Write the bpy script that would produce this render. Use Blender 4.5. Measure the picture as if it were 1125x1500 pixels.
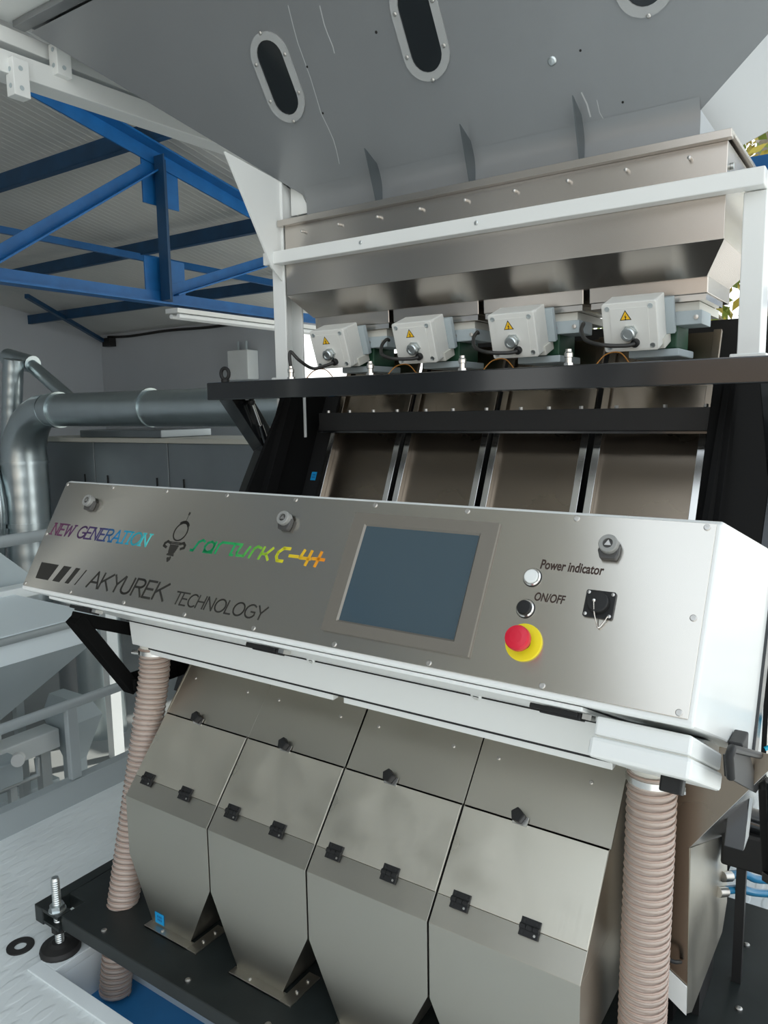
import bpy, math, random
from mathutils import Vector as V, Matrix, noise as mnoise
random.seed(4)
S = bpy.context.scene
for o in list(bpy.data.objects): bpy.data.objects.remove(o)
COL = S.collection
R = math.radians

# ------------------------------------------------------------ camera
cam = bpy.data.cameras.new('camera'); camo = bpy.data.objects.new('camera', cam); COL.objects.link(camo)
yaw, pit, rol, FPX = R(34.2131), R(-7.5583), R(-.9608), 1113.08
F = V((-math.sin(yaw)*math.cos(pit), math.cos(yaw)*math.cos(pit), math.sin(pit)))
Rt = V((math.cos(yaw), math.sin(yaw), 0)); Up = Rt.cross(F)
R2 = Rt*math.cos(rol)+Up*math.sin(rol); U2 = -Rt*math.sin(rol)+Up*math.cos(rol)
m = Matrix.Identity(4)
for i in range(3): m[i][0], m[i][1], m[i][2] = R2[i], U2[i], -F[i]
m.translation = V((1.0215, -1.175, 1.455))
camo.matrix_world = m
cam.sensor_fit = 'HORIZONTAL'; cam.sensor_width = 36; cam.lens = FPX/1125*36; cam.clip_start = .02; cam.clip_end = 200
S.camera = camo

# ------------------------------------------------------------ sky, sun, exposure
w = bpy.data.worlds.new('sky'); S.world = w; w.use_nodes = True
nt = w.node_tree; nt.nodes.clear()
out = nt.nodes.new('ShaderNodeOutputWorld'); bg = nt.nodes.new('ShaderNodeBackground')
tc = nt.nodes.new('ShaderNodeTexCoord'); sp = nt.nodes.new('ShaderNodeSeparateXYZ'); cr = nt.nodes.new('ShaderNodeValToRGB')
nt.links.new(tc.outputs['Generated'], sp.inputs[0]); nt.links.new(sp.outputs['Z'], cr.inputs[0])
cr.color_ramp.elements[0].position = 0.0; cr.color_ramp.elements[0].color = (.95, .97, .95, 1)
cr.color_ramp.elements[1].position = .7; cr.color_ramp.elements[1].color = (.74, .84, .94, 1)
nt.links.new(cr.outputs[0], bg.inputs[0]); bg.inputs[1].default_value = 1.6
nt.links.new(bg.outputs[0], out.inputs[0])
sun = bpy.data.lights.new('sun', 'SUN'); sun.energy = 4.0; sun.angle = R(1.0); sun.color = (1, .95, .86)
suno = bpy.data.objects.new('sun', sun); COL.objects.link(suno)
suno.rotation_euler = V((-.30, -.60, -.75)).to_track_quat('-Z', 'Y').to_euler()
S.view_settings.view_transform = 'Standard'; S.view_settings.look = 'None'
S.view_settings.gamma = 1; S.view_settings.use_curve_mapping = False
S.view_settings.exposure = 0.38

# ------------------------------------------------------------ materials
def mat(name, col, rough=.5, metal=0, spec=.5, coat=0, var=0, vscale=6, bump=0, bscale=60, grain=0, aniso=0, trans=0, alpha=1, emit=0, ior=1.45, stretch=None, rvar=0):
    M = bpy.data.materials.new(name); M.use_nodes = True; n = M.node_tree.nodes; L = M.node_tree.links
    p = n['Principled BSDF']; p.inputs['Base Color'].default_value = (*col, 1); p.inputs['Roughness'].default_value = rough
    p.inputs['Metallic'].default_value = metal; p.inputs['Specular IOR Level'].default_value = spec
    p.inputs['Coat Weight'].default_value = coat; p.inputs['Coat Roughness'].default_value = .08
    p.inputs['Transmission Weight'].default_value = trans; p.inputs['Alpha'].default_value = alpha; p.inputs['IOR'].default_value = ior
    if emit: p.inputs['Emission Color'].default_value = (*col, 1); p.inputs['Emission Strength'].default_value = emit
    co = n.new('ShaderNodeTexCoord')
    if var or rvar:
        no = n.new('ShaderNodeTexNoise'); no.inputs['Scale'].default_value = vscale; no.inputs['Detail'].default_value = 5
        src = co.outputs['Object']
        if stretch:
            mp = n.new('ShaderNodeMapping'); mp.inputs['Scale'].default_value = stretch; L.new(src, mp.inputs[0]); src = mp.outputs[0]
        L.new(src, no.inputs['Vector'])
        if var:
            rp = n.new('ShaderNodeMapRange'); rp.inputs[1].default_value = .3; rp.inputs[2].default_value = .7
            rp.inputs[3].default_value = 1-var; rp.inputs[4].default_value = 1+var*.6
            L.new(no.outputs['Fac'], rp.inputs[0])
            mx = n.new('ShaderNodeMix'); mx.data_type = 'RGBA'; mx.blend_type = 'MULTIPLY'; mx.inputs[0].default_value = 1
            mx.inputs[6].default_value = (*col, 1); L.new(rp.outputs[0], mx.inputs[7]); L.new(mx.outputs[2], p.inputs['Base Color'])
        if rvar:
            rr = n.new('ShaderNodeMapRange'); rr.inputs[1].default_value = .3; rr.inputs[2].default_value = .7
            rr.inputs[3].default_value = rough-rvar; rr.inputs[4].default_value = rough+rvar
            L.new(no.outputs['Fac'], rr.inputs[0]); L.new(rr.outputs[0], p.inputs['Roughness'])
    if grain:
        uv = n.new('ShaderNodeUVMap'); uv.uv_map = 'grain'
        mp = n.new('ShaderNodeMapping'); mp.inputs['Scale'].default_value = (420, 5, 1); L.new(uv.outputs[0], mp.inputs[0])
        no = n.new('ShaderNodeTexNoise'); no.inputs['Scale'].default_value = 1; no.inputs['Detail'].default_value = 3; L.new(mp.outputs[0], no.inputs['Vector'])
        bp = n.new('ShaderNodeBump'); bp.inputs['Strength'].default_value = grain; bp.inputs['Distance'].default_value = .0004
        L.new(no.outputs['Fac'], bp.inputs['Height']); L.new(bp.outputs[0], p.inputs['Normal'])
        if aniso:
            tg = n.new('ShaderNodeTangent'); tg.direction_type = 'UV_MAP'; tg.uv_map = 'grain'
            L.new(tg.outputs[0], p.inputs['Tangent']); p.inputs['Anisotropic'].default_value = aniso
    elif bump:
        no = n.new('ShaderNodeTexNoise'); no.inputs['Scale'].default_value = bscale; no.inputs['Detail'].default_value = 4
        L.new(co.outputs['Object'], no.inputs['Vector'])
        bp = n.new('ShaderNodeBump'); bp.inputs['Strength'].default_value = bump; bp.inputs['Distance'].default_value = .004
        L.new(no.outputs['Fac'], bp.inputs['Height']); L.new(bp.outputs[0], p.inputs['Normal'])
    return M

def ramp_x(name, stops, x0, x1, rough=.35, metal=.3):
    """printed colour that changes along the object's own x axis"""
    M = mat(name, (1, 1, 1), rough, metal); n = M.node_tree.nodes; L = M.node_tree.links
    co = n.new('ShaderNodeTexCoord'); sx = n.new('ShaderNodeSeparateXYZ'); mr = n.new('ShaderNodeMapRange'); cr = n.new('ShaderNodeValToRGB')
    L.new(co.outputs['Object'], sx.inputs[0]); L.new(sx.outputs['X'], mr.inputs[0]); mr.inputs[1].default_value = x0; mr.inputs[2].default_value = x1
    L.new(mr.outputs[0], cr.inputs[0])
    e = cr.color_ramp.elements
    while len(e) < len(stops): e.new(.5)
    for el, (pp, c) in zip(e, stops): el.position = pp; el.color = (*c, 1)
    L.new(cr.outputs[0], n['Principled BSDF'].inputs['Base Color'])
    return M

M = {}
M['panel_steel'] = mat('panel_steel', (.64, .60, .54), .25, 1, grain=.10, aniso=.85)
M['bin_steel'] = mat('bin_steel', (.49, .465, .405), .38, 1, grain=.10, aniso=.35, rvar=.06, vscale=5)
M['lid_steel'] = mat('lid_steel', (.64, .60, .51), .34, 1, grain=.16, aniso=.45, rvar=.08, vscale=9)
M['hopper_steel'] = mat('hopper_steel', (.60, .555, .51), .27, 1, grain=.10, aniso=.75)
M['chute_steel'] = mat('chute_steel', (.25, .205, .16), .28, 1, rvar=.05, vscale=3)
M['rail_steel'] = mat('rail_steel', (.72, .70, .67), .22, 1)
M['screw_steel'] = mat('screw_steel', (.55, .53, .50), .38, 1)
M['zinc'] = mat('zinc', (.62, .66, .66), .35, 1, var=.12, vscale=40)
M['white_paint'] = mat('white_paint', (.75, .765, .745), .32, coat=.25, var=.02, vscale=3)
M['white_plastic'] = mat('white_plastic', (.72, .735, .715), .42)
M['box_plastic'] = mat('box_plastic', (.70, .70, .66), .5)
M['cream_plastic'] = mat('cream_plastic', (.62, .61, .55), .5)
M['black_paint'] = mat('black_paint', (.008, .009, .010), .16, coat=.5, spec=.5)
M['black_satin'] = mat('black_satin', (.010, .010, .010), .8, spec=.0)
M['black_matte'] = mat('black_matte', (.012, .012, .012), .5)
M['black_plastic'] = mat('black_plastic', (.016, .016, .016), .45, spec=.3)
M['rubber'] = mat('rubber', (.018, .017, .016), .6, var=.3, vscale=30)
M['bezel'] = mat('bezel', (.22, .20, .17), .40, metal=.5)
M['screen'] = mat('screen', (.045, .072, .090), .20, spec=.6, coat=.4)
M['grey_paint'] = mat('grey_paint', (.285, .295, .30), .40, metal=.6, var=.06, vscale=2.5, bump=.02, bscale=300)
M['lit_grey_paint'] = mat('lit_grey_paint', (.50, .53, .55), .38, metal=.4)  # funnel grey made lighter: outside light on its sides painted in
M['acrylic'] = mat('acrylic', (.75, .77, .76), .1, trans=.6, spec=.6)
M['window_dark'] = mat('window_dark', (.010, .013, .015), .08, spec=.7)
M['scratch'] = mat('scratch', (.42, .43, .43), .5)
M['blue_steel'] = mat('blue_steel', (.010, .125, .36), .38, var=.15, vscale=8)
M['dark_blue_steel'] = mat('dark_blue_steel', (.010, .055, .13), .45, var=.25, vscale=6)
M['roof'] = mat('roof', (.56, .57, .55), .6, var=.06, vscale=1.2)
M['wall'] = mat('wall', (.45, .48, .51), .8, var=.05, vscale=1.0)
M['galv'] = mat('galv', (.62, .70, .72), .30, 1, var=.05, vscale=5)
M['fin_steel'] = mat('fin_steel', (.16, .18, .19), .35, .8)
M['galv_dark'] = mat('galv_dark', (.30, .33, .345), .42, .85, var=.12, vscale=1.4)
M['grey_steel'] = mat('grey_steel', (.40, .46, .48), .5, var=.05, vscale=5)
M['pale_paint'] = mat('pale_paint', (.80, .88, .91), .42)
M['rail_paint'] = mat('rail_paint', (.42, .46, .47), .35, metal=.3)
M['base_paint'] = mat('base_paint', (.017, .021, .020), .42, var=.3, vscale=9, bump=.03)
M['hose_wall'] = mat('hose_wall', (.74, .62, .54), .14, alpha=.50, spec=.6, coat=.3)
M['hose_wire'] = mat('hose_wire', (.40, .29, .235), .25, spec=.6, coat=.4)
M['hose_inside'] = mat('hose_inside', (.33, .26, .22), .6)
M['lock_grey'] = mat('lock_grey', (.27, .27, .255), .5, metal=.2)
M['lock_dark'] = mat('lock_dark', (.06, .058, .055), .4)
M['red'] = mat('red', (.58, .012, .035), .35)
M['yellow'] = mat('yellow', (.80, .66, .015), .45)
M['sign_yellow'] = mat('sign_yellow', (.85, .50, .02), .45)
M['print_black'] = mat('print_black', (.010, .009, .008), .6)
M['engrave'] = mat('engrave', (.022, .020, .016), .55)
M['print_brown'] = mat('print_brown', (.035, .018, .012), .6)
M['sticker'] = mat('sticker', (.01, .30, .62), .5)
M['sticker_ink'] = mat('sticker_ink', (.01, .13, .33), .5)
M['cable'] = mat('cable', (.030, .029, .027), .5)
M['orange'] = mat('orange', (.36, .15, .02), .5)
M['green'] = mat('green', (.012, .06, .03), .5)
M['copper'] = mat('copper', (.16, .07, .03), .5)
M['tube_blue'] = mat('tube_blue', (.02, .16, .30), .3)
M['coil_blue'] = mat('coil_blue', (.01, .42, .62), .3)
M['lamp_tube'] = mat('lamp_tube', (.82, .84, .84), .35)
M['blue_sheet'] = mat('blue_sheet', (.03, .20, .46), .5, var=.12, vscale=9)
M['hall_floor'] = mat('hall_floor', (.26, .28, .28), .55, var=.12, vscale=2)
M['soil'] = mat('soil', (.50, .49, .46), .9, var=.15, vscale=1.5)
M['render_wall'] = mat('render_wall', (.58, .44, .34), .9, var=.08, vscale=1)
M['leaf'] = mat('leaf', (.17, .23, .03), .6, var=.5, vscale=1.5)
M['leaf_yellow'] = mat('leaf_yellow', (.42, .33, .05), .6, var=.4, vscale=1.5)
M['bark'] = mat('bark', (.35, .31, .27), .9, var=.3, vscale=8)
M['white_dirty'] = mat('white_dirty', (.76, .80, .80), .45, var=.06, vscale=4)

def chequer():
    Mt = mat('chequer_plate', (.72, .755, .75), .42, var=.10, vscale=3, rvar=.05); n = Mt.node_tree.nodes; L = Mt.node_tree.links
    p = n['Principled BSDF']; co = n.new('ShaderNodeTexCoord')
    hs = []
    for ang in (45, -45):
        mp = n.new('ShaderNodeMapping'); mp.inputs['Rotation'].default_value = (0, 0, R(ang)); mp.inputs['Scale'].default_value = (26, 9, 1); L.new(co.outputs['Object'], mp.inputs[0])
        vo = n.new('ShaderNodeTexVoronoi'); vo.inputs['Randomness'].default_value = .15; vo.inputs['Scale'].default_value = 1.0; L.new(mp.outputs[0], vo.inputs['Vector'])
        ss = n.new('ShaderNodeMapRange'); ss.inputs[1].default_value = .22; ss.inputs[2].default_value = .34; ss.inputs[3].default_value = 1; ss.inputs[4].default_value = 0
        L.new(vo.outputs['Distance'], ss.inputs[0]); hs.append(ss)
    mx = n.new('ShaderNodeMath'); mx.operation = 'MAXIMUM'; L.new(hs[0].outputs[0], mx.inputs[0]); L.new(hs[1].outputs[0], mx.inputs[1])
    bp = n.new('ShaderNodeBump'); bp.inputs['Strength'].default_value = .4; bp.inputs['Distance'].default_value = .003
    L.new(mx.outputs[0], bp.inputs['Height']); L.new(bp.outputs[0], p.inputs['Normal'])
    return Mt
M['chequer'] = chequer()

# ------------------------------------------------------------ mesh helpers
class B:
    def __init__(s): s.v = []; s.f = []; s.s = []
    def add(s, vs, fs, sm=False):
        k = len(s.v); s.v += [V(p) for p in vs]
        for q in fs: s.f.append([i+k for i in q]); s.s.append(sm)
        return s
    def hexa(s, p):   # p: bottom 4 ccw then top 4
        return s.add(p, [(3, 2, 1, 0), (4, 5, 6, 7), (0, 1, 5, 4), (1, 2, 6, 5), (2, 3, 7, 6), (3, 0, 4, 7)])
    def box(s, x0, x1, y0, y1, z0, z1):
        return s.hexa([(x0, y0, z0), (x1, y0, z0), (x1, y1, z0), (x0, y1, z0), (x0, y0, z1), (x1, y0, z1), (x1, y1, z1), (x0, y1, z1)])
    def prism(s, poly, vec):
        n = len(poly); a = [V(p) for p in poly]; b = [p+V(vec) for p in a]
        nr = V((0, 0, 0))
        for i in range(n): nr += a[i].cross(a[(i+1) % n])
        if nr.dot(V(vec)) > 0: a, b = b, a
        # a = face looking along +normal, b = opposite
        fs = [tuple(range(n)), tuple(range(2*n-1, n-1, -1))] + [(i, i+n, (i+1) % n+n, (i+1) % n) for i in range(n)]
        return s.add(a+b, fs)
    def bar(s, p0, p1, wd, ht, up=(0, 0, 1)):   # rectangular bar along p0-p1
        p0, p1 = V(p0), V(p1); d = (p1-p0).normalized(); sd = d.cross(V(up)).normalized(); u = sd.cross(d)
        a, b = sd*wd/2, u*ht/2
        return s.hexa([p0-a-b, p0+a-b, p1+a-b, p1-a-b, p0-a+b, p0+a+b, p1+a+b, p1-a+b])
    def tube(s, path, r, n=12, caps=True):
        P = [V(p) for p in path]; rr = r if hasattr(r, '__len__') else [r]*len(P)
        t = (P[1]-P[0]).normalized(); a = t.orthogonal().normalized(); vs = []
        for i, p in enumerate(P):
            if i == 0: tt = P[1]-P[0]
            elif i == len(P)-1: tt = P[-1]-P[-2]
            else: tt = (P[i+1]-P[i]).normalized()+(P[i]-P[i-1]).normalized()
            tt.normalize(); a = (a-tt*a.dot(tt)).normalized(); b = tt.cross(a)
            vs += [p+(a*math.cos(2*math.pi*j/n)+b*math.sin(2*math.pi*j/n))*rr[i] for j in range(n)]
        fs = [(i*n+j, i*n+(j+1) % n, (i+1)*n+(j+1) % n, (i+1)*n+j) for i in range(len(P)-1) for j in range(n)]
        s.add(vs, fs, True)
        if caps:
            s.add(vs[:n], [tuple(range(n-1, -1, -1))]); s.add(vs[-n:], [tuple(range(n))])
        return s
    def cyl(s, p0, p1, r, n=16, r2=None): return s.tube([p0, p1], [r, r if r2 is None else r2], n)
    def lathe(s, prof, o, ax, n=24, smooth=True):   # prof [(r,h)], closed with r=0 ends
        o = V(o); ax = V(ax).normalized(); a = ax.orthogonal().normalized(); b = ax.cross(a)
        for (r0, h0), (r1, h1) in zip(prof, prof[1:]):
            vs = []
            for (r, h) in ((r0, h0), (r1, h1)):
                vs += [o+ax*h+(a*math.cos(2*math.pi*j/n)+b*math.sin(2*math.pi*j/n))*r for j in range(n)]
            if r0 == 0: s.add([o+ax*h0]+vs[n:], [(0, 1+j, 1+(j+1) % n)[::-1] for j in range(n)])
            elif r1 == 0: s.add(vs[:n]+[o+ax*h1], [(j, (j+1) % n, n) for j in range(n)])
            else: s.add(vs, [(j, (j+1) % n, n+(j+1) % n, n+j) for j in range(n)], smooth)
        return s
    def hexnut(s, o, ax, r, h, rot=0):
        o = V(o); ax = V(ax).normalized(); a = ax.orthogonal().normalized(); b = ax.cross(a)
        return s.prism([o+(a*math.cos(k*math.pi/3+rot)+b*math.sin(k*math.pi/3+rot))*r for k in range(6)], ax*h)
    def sphere(s, c, r, n=12):
        c = V(c); m_ = n//2
        return s.lathe([(max(0, r*math.sin(math.pi*i/m_)) if 0 < i < m_ else 0, -r*math.cos(math.pi*i/m_)) for i in range(m_+1)], c, (0, 0, 1), n)
    def build(s, name, mt, parent=None, bevel=0, grain=None, label=None, kind=None, loc=None):
        me = bpy.data.meshes.new(name)
        if parent: off = V(parent['_w'])
        elif loc is not None: off = V(loc)
        else:
            xs = [p.x for p in s.v]; ys = [p.y for p in s.v]; zs = [p.z for p in s.v]
            off = V(((min(xs)+max(xs))/2, (min(ys)+max(ys))/2, min(zs)))
        me.from_pydata([p-off for p in s.v], [], s.f)
        me.polygons.foreach_set('use_smooth', s.s); me.update()
        if grain:
            g = V(grain[0]); t = V(grain[1]); g = g+g.cross(t)*.31; uv = me.uv_layers.new(name='grain')
            for lp in me.loops:
                c = me.vertices[lp.vertex_index].co; uv.data[lp.index].uv = (c.dot(t), c.dot(g))
        o = bpy.data.objects.new(name, me); COL.objects.link(o)
        me.materials.append(M[mt] if isinstance(mt, str) else mt)
        o['_w'] = tuple(off)
        if parent: o.parent = parent
        else: o.location = off
        if bevel:
            md = o.modifiers.new('bevel', 'BEVEL'); md.width = bevel; md.segments = 2; md.limit_method = 'ANGLE'; md.angle_limit = R(40)
            md.harden_normals = False
        if label: o['label'] = label
        if kind: o['kind'] = kind
        return o
def part(b, name, mt, parent, **k):
    """child of parent; when parent is itself a mesh its world offset is kept in _w"""
    o = b.build(name, mt, parent, **k); return o
# children of parts: mesh data are stored relative to the same world offset as the parent, so local transforms stay identity
def thing(name, label, cat, loc, group=None):
    o = bpy.data.objects.new(name, None); COL.objects.link(o); o.location = loc; o['_w'] = tuple(loc)
    o.empty_display_size = .05
    o['label'] = label; o['category'] = cat
    if group: o['group'] = group
    return o
def tag(o, label, cat, group=None):
    o['label'] = label; o['category'] = cat
    if group: o['group'] = group
    return o
def dup(root, delta, label=None):
    def cp(o, par):
        c = o.copy(); COL.objects.link(c)
        if par: c.parent = par
        for ch in o.children: cp(ch, c)
        return c
    r = cp(root, None); r.location = V(root.location)+V(delta)
    if label: r['label'] = label
    return r
def structure(b, name, mt, **k):
    return b.build(name, mt, kind='structure', **k)
def smooth_path(pts, k=8):
    P = [V(p) for p in pts]; out = []
    for i in range(len(P)-1):
        p0 = P[max(i-1, 0)]; p1 = P[i]; p2 = P[i+1]; p3 = P[min(i+2, len(P)-1)]
        for j in range(k):
            t = j/k
            out.append(.5*((2*p1)+(p2-p0)*t+(2*p0-5*p1+4*p2-p3)*t*t+(3*p1-p0-3*p2+p3)*t**3))
    out.append(P[-1]); return out
EX, EY, EZ = V((1, 0, 0)), V((0, 1, 0)), V((0, 0, 1))

# ============================================================ SETTING
# raised platform with a recessed opening
b = B()
OX0, OX1, OY0, OY1 = -.744, .9, -.160, -.049+.09
for (x0, x1, y0, y1) in ((-1.49, OX0, -3.2, 2.2), (OX1, 3.2, -3.2, 2.2), (OX0, OX1, -3.2, OY0), (OX0, OX1, OY1, 2.2)):
    b.box(x0, x1, y0, y1, -.02, 0)
structure(b, 'floor', 'chequer')
b = B()
b.box(OX0-.066, OX1+.05, OY0-.038, OY0, .0, .006); b.box(OX0-.066, OX0, OY0, OY1, .0, .006)
structure(b, 'trim_1', 'white_dirty', bevel=.0015)
b = B()
b.box(OX0-.012, OX0, OY0, OY1, -.17, -.0205); b.box(OX0, OX1, OY0-.012, OY0, -.17, -.0205); b.box(OX0, OX1, OY1, OY1+.012, -.17, -.0205)
structure(b, 'trim_2', 'white_dirty')
b = B(); b.box(OX0-.3, OX1+.2, OY0-.2, OY1+.5, -.20, -.135)
structure(b, 'trim_3', 'blue_sheet')
# platform edge beam (toe board) along the left
b = B(); b.box(-1.50, -1.481, -3.2, 2.2, -.02, .088); b.box(-1.53, -1.481, -3.2, 2.2, .086, .093); b.box(-1.53, -1.50, -3.2, 2.2, -.20, .086)
structure(b, 'trim_4', 'rail_paint', bevel=.002)
# hall floor and outside ground
b = B(); b.box(-9.0, -2.2, -12, 6.2, -.76, -.7); b.box(-2.2, -1.2, -12, 3, -.76, -.7); b.box(-1.2, -.5, -12, -3.2, -.76, -.7); structure(b, 'floor_2', 'hall_floor')
b = B(); b.box(-30, 30, -30, 40, -.9, -.765); structure(b, 'ground', 'soil')
# walls
YB = 6.05; XL = -8.95
def roofz(y): return 1.455+4.2*.574+.16-.191*(y+1.175)
b = B(); b.box(XL, -5.15, YB, YB+.15, -.75, roofz(YB)+.02); structure(b, 'wall_back', 'wall')
b = B()
b.prism([(XL, -12, -.75), (XL, YB+.1, -.75), (XL, YB+.1, roofz(YB)), (XL, -12, roofz(-12))], (-.15, 0, 0)); structure(b, 'wall_left', 'wall')
b = B(); b.box(-9.1, -6.2, -12.15, -12, -.75, 4.4); b.box(-4.5, -2.7, -12.15, -12, -.75, 4.4); b.box(-9.1, -.5, -12.15, -12, 2.9, 6.2); structure(b, 'wall_front', 'wall')  # unseen; gaps placed to give bright streaks in the console steel
# corrugated roof sheets: trapezoidal ribs running down the slope (along y)
b = B(); vs = []; fs = []
xs = []; x = XL-.1
while x < -2.05:
    xs += [(x, 0), (x+.050, 0), (x+.056, -.002), (x+.064, -.002), (x+.07, 0)]; x += .07
for (x, d) in xs:
    for yy in (-12.2, YB+.3): vs.append((x, yy, roofz(yy)+d))
fs = [(2*i, 2*i+2, 2*i+3, 2*i+1) for i in range(len(xs)-1)]
b.add(vs, fs)
k = len(vs); b.add([(p[0], p[1], p[2]+.06) for p in (vs[0], vs[1], vs[-1], vs[-2])], [(0, 1, 2, 3)])
structure(b, 'ceiling', 'roof')
# unseen roof added to keep sun and sky off the sorter, open towards the right
b = B(); b.box(-2.2, 2.6, -1.2, 5.0, 4.0, 4.06); b.box(-2.2, -.5, -12.2, -1.2, 4.0, 4.06); structure(b, 'added_shade_roof', 'roof')
b = B(); b.box(2.5, 2.6, 4.8, 4.95, -.77, 4.0); b.box(2.5, 2.6, -1.15, -1.0, -.77, 4.0); structure(b, 'trim_5', 'blue_steel')

# roof truss in the plane x = XT, blue angle iron
XT = -3.18
tr = thing('roof_truss', 'bright blue steel roof truss of angle iron above the left side of the hall', 'truss', (XT, 2.4, 2.2))
def rz(y): return 3.355-.0 + (-.191)*(y-1.521)-.045
b = B()
b.bar((XT, -6, rz(-6)), (XT, YB, rz(YB)), .012, .10); b.bar((XT+.05, -6, rz(-6)+.045), (XT+.05, YB, rz(YB)+.045), .10, .012)
b.build('top_chord', 'blue_steel', tr)
b = B()
b.bar((XT, -6, 2.235), (XT, YB, 2.235), .012, .09); b.bar((XT+.045, -6, 2.195), (XT+.045, YB, 2.195), .10, .012)
b.build('bottom_chord', 'blue_steel', tr)
def angle(p0, p1, s_, nm, mt='blue_steel'):
    bb = B(); p0, p1 = V(p0), V(p1); d = (p1-p0).normalized(); n_ = d.cross(EX).normalized()
    bb.bar(p0, p1, .010, s_, up=n_); bb.bar(p0+n_*(s_/2)+EX*s_/2, p1+n_*(s_/2)+EX*s_/2, s_, .010, up=n_); return bb.build(nm, mt, tr)
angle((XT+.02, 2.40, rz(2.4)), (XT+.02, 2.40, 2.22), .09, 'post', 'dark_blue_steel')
angle((XT-.01, 1.10, 2.26), (XT-.01, 2.36, rz(2.36)-.05), .07, 'diagonal')
angle((XT-.01, 2.46, 2.30), (XT-.01, 3.9, rz(3.9)-.05), .07, 'diagonal')
angle((XT-.01, -.2, rz(-.2)-.05), (XT-.01, 1.05, 2.3), .07, 'diagonal')
for (y, z0, z1, wd) in ((2.42, rz(2.4)-.30, rz(2.4)+.02, .30), (2.42, 2.20, 2.50, .34), (1.08, 2.22, 2.45, .30), (3.95, rz(3.9)-.2, rz(3.9), .25)):
    B().box(XT-.018, XT-.008, y-wd/2, y+wd/2, z0, z1).build('gusset_plate', 'blue_steel', tr)
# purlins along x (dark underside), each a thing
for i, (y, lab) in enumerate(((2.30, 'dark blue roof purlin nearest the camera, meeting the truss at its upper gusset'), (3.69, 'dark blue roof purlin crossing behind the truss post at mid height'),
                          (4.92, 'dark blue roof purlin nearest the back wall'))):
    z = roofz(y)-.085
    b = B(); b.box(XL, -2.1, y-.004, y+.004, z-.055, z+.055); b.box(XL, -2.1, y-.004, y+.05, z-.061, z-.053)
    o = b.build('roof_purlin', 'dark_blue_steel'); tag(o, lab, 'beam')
o = B().bar((-6.6, 1.6, roofz(1.6)-.16), (-3.9, 5.2, roofz(5.2)-.16), .05, .06).build('wind_brace', 'blue_steel')
tag(o, 'blue diagonal wind brace under the roof running behind the truss post', 'brace')
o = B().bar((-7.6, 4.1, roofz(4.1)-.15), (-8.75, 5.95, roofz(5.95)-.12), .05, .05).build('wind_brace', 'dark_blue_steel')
tag(o, 'short dark brace under the roof running down to the back wall corner', 'brace')
# tube light under the truss
tl = thing('tube_light', 'unlit twin tube strip light hanging under the blue truss', 'lamp', (-3.1, 3.0, 2.1))
B().box(-3.16, -3.04, 2.38, 4.1, 2.135, 2.165).build('housing', 'white_paint', tl)
for xx in (-3.13, -3.06): B().cyl((xx, 2.40, 2.115), (xx, 4.08, 2.115), .016, 10).build('lamp_tube', 'lamp_tube', tl)
# back wall fittings
t = thing('wall_heater', 'white wall heater with two pipe stubs on the back wall', 'heater', (-5.95, 5.95, 1.88))
B().box(-6.12, -5.77, 5.85, 6.045, 1.88, 2.245).build('case', 'white_dirty', t, bevel=.01)
for xx in (-6.02, -5.88): B().cyl((xx, 5.95, 2.23), (xx, 5.95, 2.36), .018, 8).build('pipe_stub', 'grey_steel', t)
t = thing('wall_cable', 'dark cable bundle along the top of the back wall', 'cable', (-7.2, 6.0, 2.5))
b = B(); b.tube(smooth_path([(-8.7, 6.0, 2.60), (-8.2, 6.0, 2.58), (-7.4, 6.0, 2.60), (-6.6, 6.0, 2.585), (-6.0, 6.0, 2.60)]), .018, 6)
b.build('bundle', 'rubber', t); B().box(-8.75, -8.58, 5.93, 6.04, 2.46, 2.58).build('junction', 'black_matte', t)
# outside: blue beam, trees
t = thing('outdoor_gantry', 'blue steel gantry outside behind the white frame at the right edge', 'gantry', (.8, 3.0, -.7))
B().bar((.33, 3.0, 2.575), (2.6, 3.0, 2.575), .10, .09).build('crossbeam', 'blue_steel', t)
B().bar((.28, 3.4, 2.02), (2.6, 3.4, 2.02), .10, .09).build('lower_beam', 'blue_steel', t)
B().bar((2.55, 3.2, -.7), (2.55, 3.2, 2.62), .12, .12, up=(0, 1, 0)).build('column', 'blue_steel', t)

def tree(x, y, h, rad, n, lab, mats):
    t = thing('tree', lab, 'tree', (x, y, -.77), 'trees outside')
    b = B(); b.tube(smooth_path([(x, y, -.8), (x+.1, y, h*.3), (x-.05, y+.1, h*.6), (x+.1, y, h*.85)]), [.16-.12*i/24 for i in range(25)], 8)
    for k in range(7):
        a = k*2.4; z = h*(.3+.07*k)
        b.tube(smooth_path([(x, y, z), (x+math.cos(a)*rad*.5, y+math.sin(a)*rad*.4, z+.5), (x+math.cos(a)*rad*.9, y+math.sin(a)*rad*.8, z+.8)], 4), [.05-.004*i for i in range(9)], 6)
    b.build('trunk', 'bark', t)
    for mt in mats:
        b = B()
        for k in range(n):
            while True:
                p = V((random.uniform(-1, 1), random.uniform(-1, 1), random.uniform(-1, 1)))
                if p.length < 1 and mnoise.noise(p*2.3+V((x, y, h))) > -.12: break
            c = V((x, y, h*.62))+V((p.x*rad, p.y*rad, p.z*h*.45)); s_ = random.uniform(.05, .10)
            u = V((random.gauss(0, 1), random.gauss(0, 1), random.gauss(0, 1))).normalized(); q = u.orthogonal().normalized()
            b.add([c-u*s_, c+q*s_*.5, c+u*s_, c-q*s_*.5], [(0, 1, 2, 3)])
        b.build('foliage', mt, t, kind='stuff')
tree(-.3, 7.6, 5.6, 1.7, 2600, 'leafy tree outside with thin yellowing crown, behind the right white post', ('leaf', 'leaf_yellow'))
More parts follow.
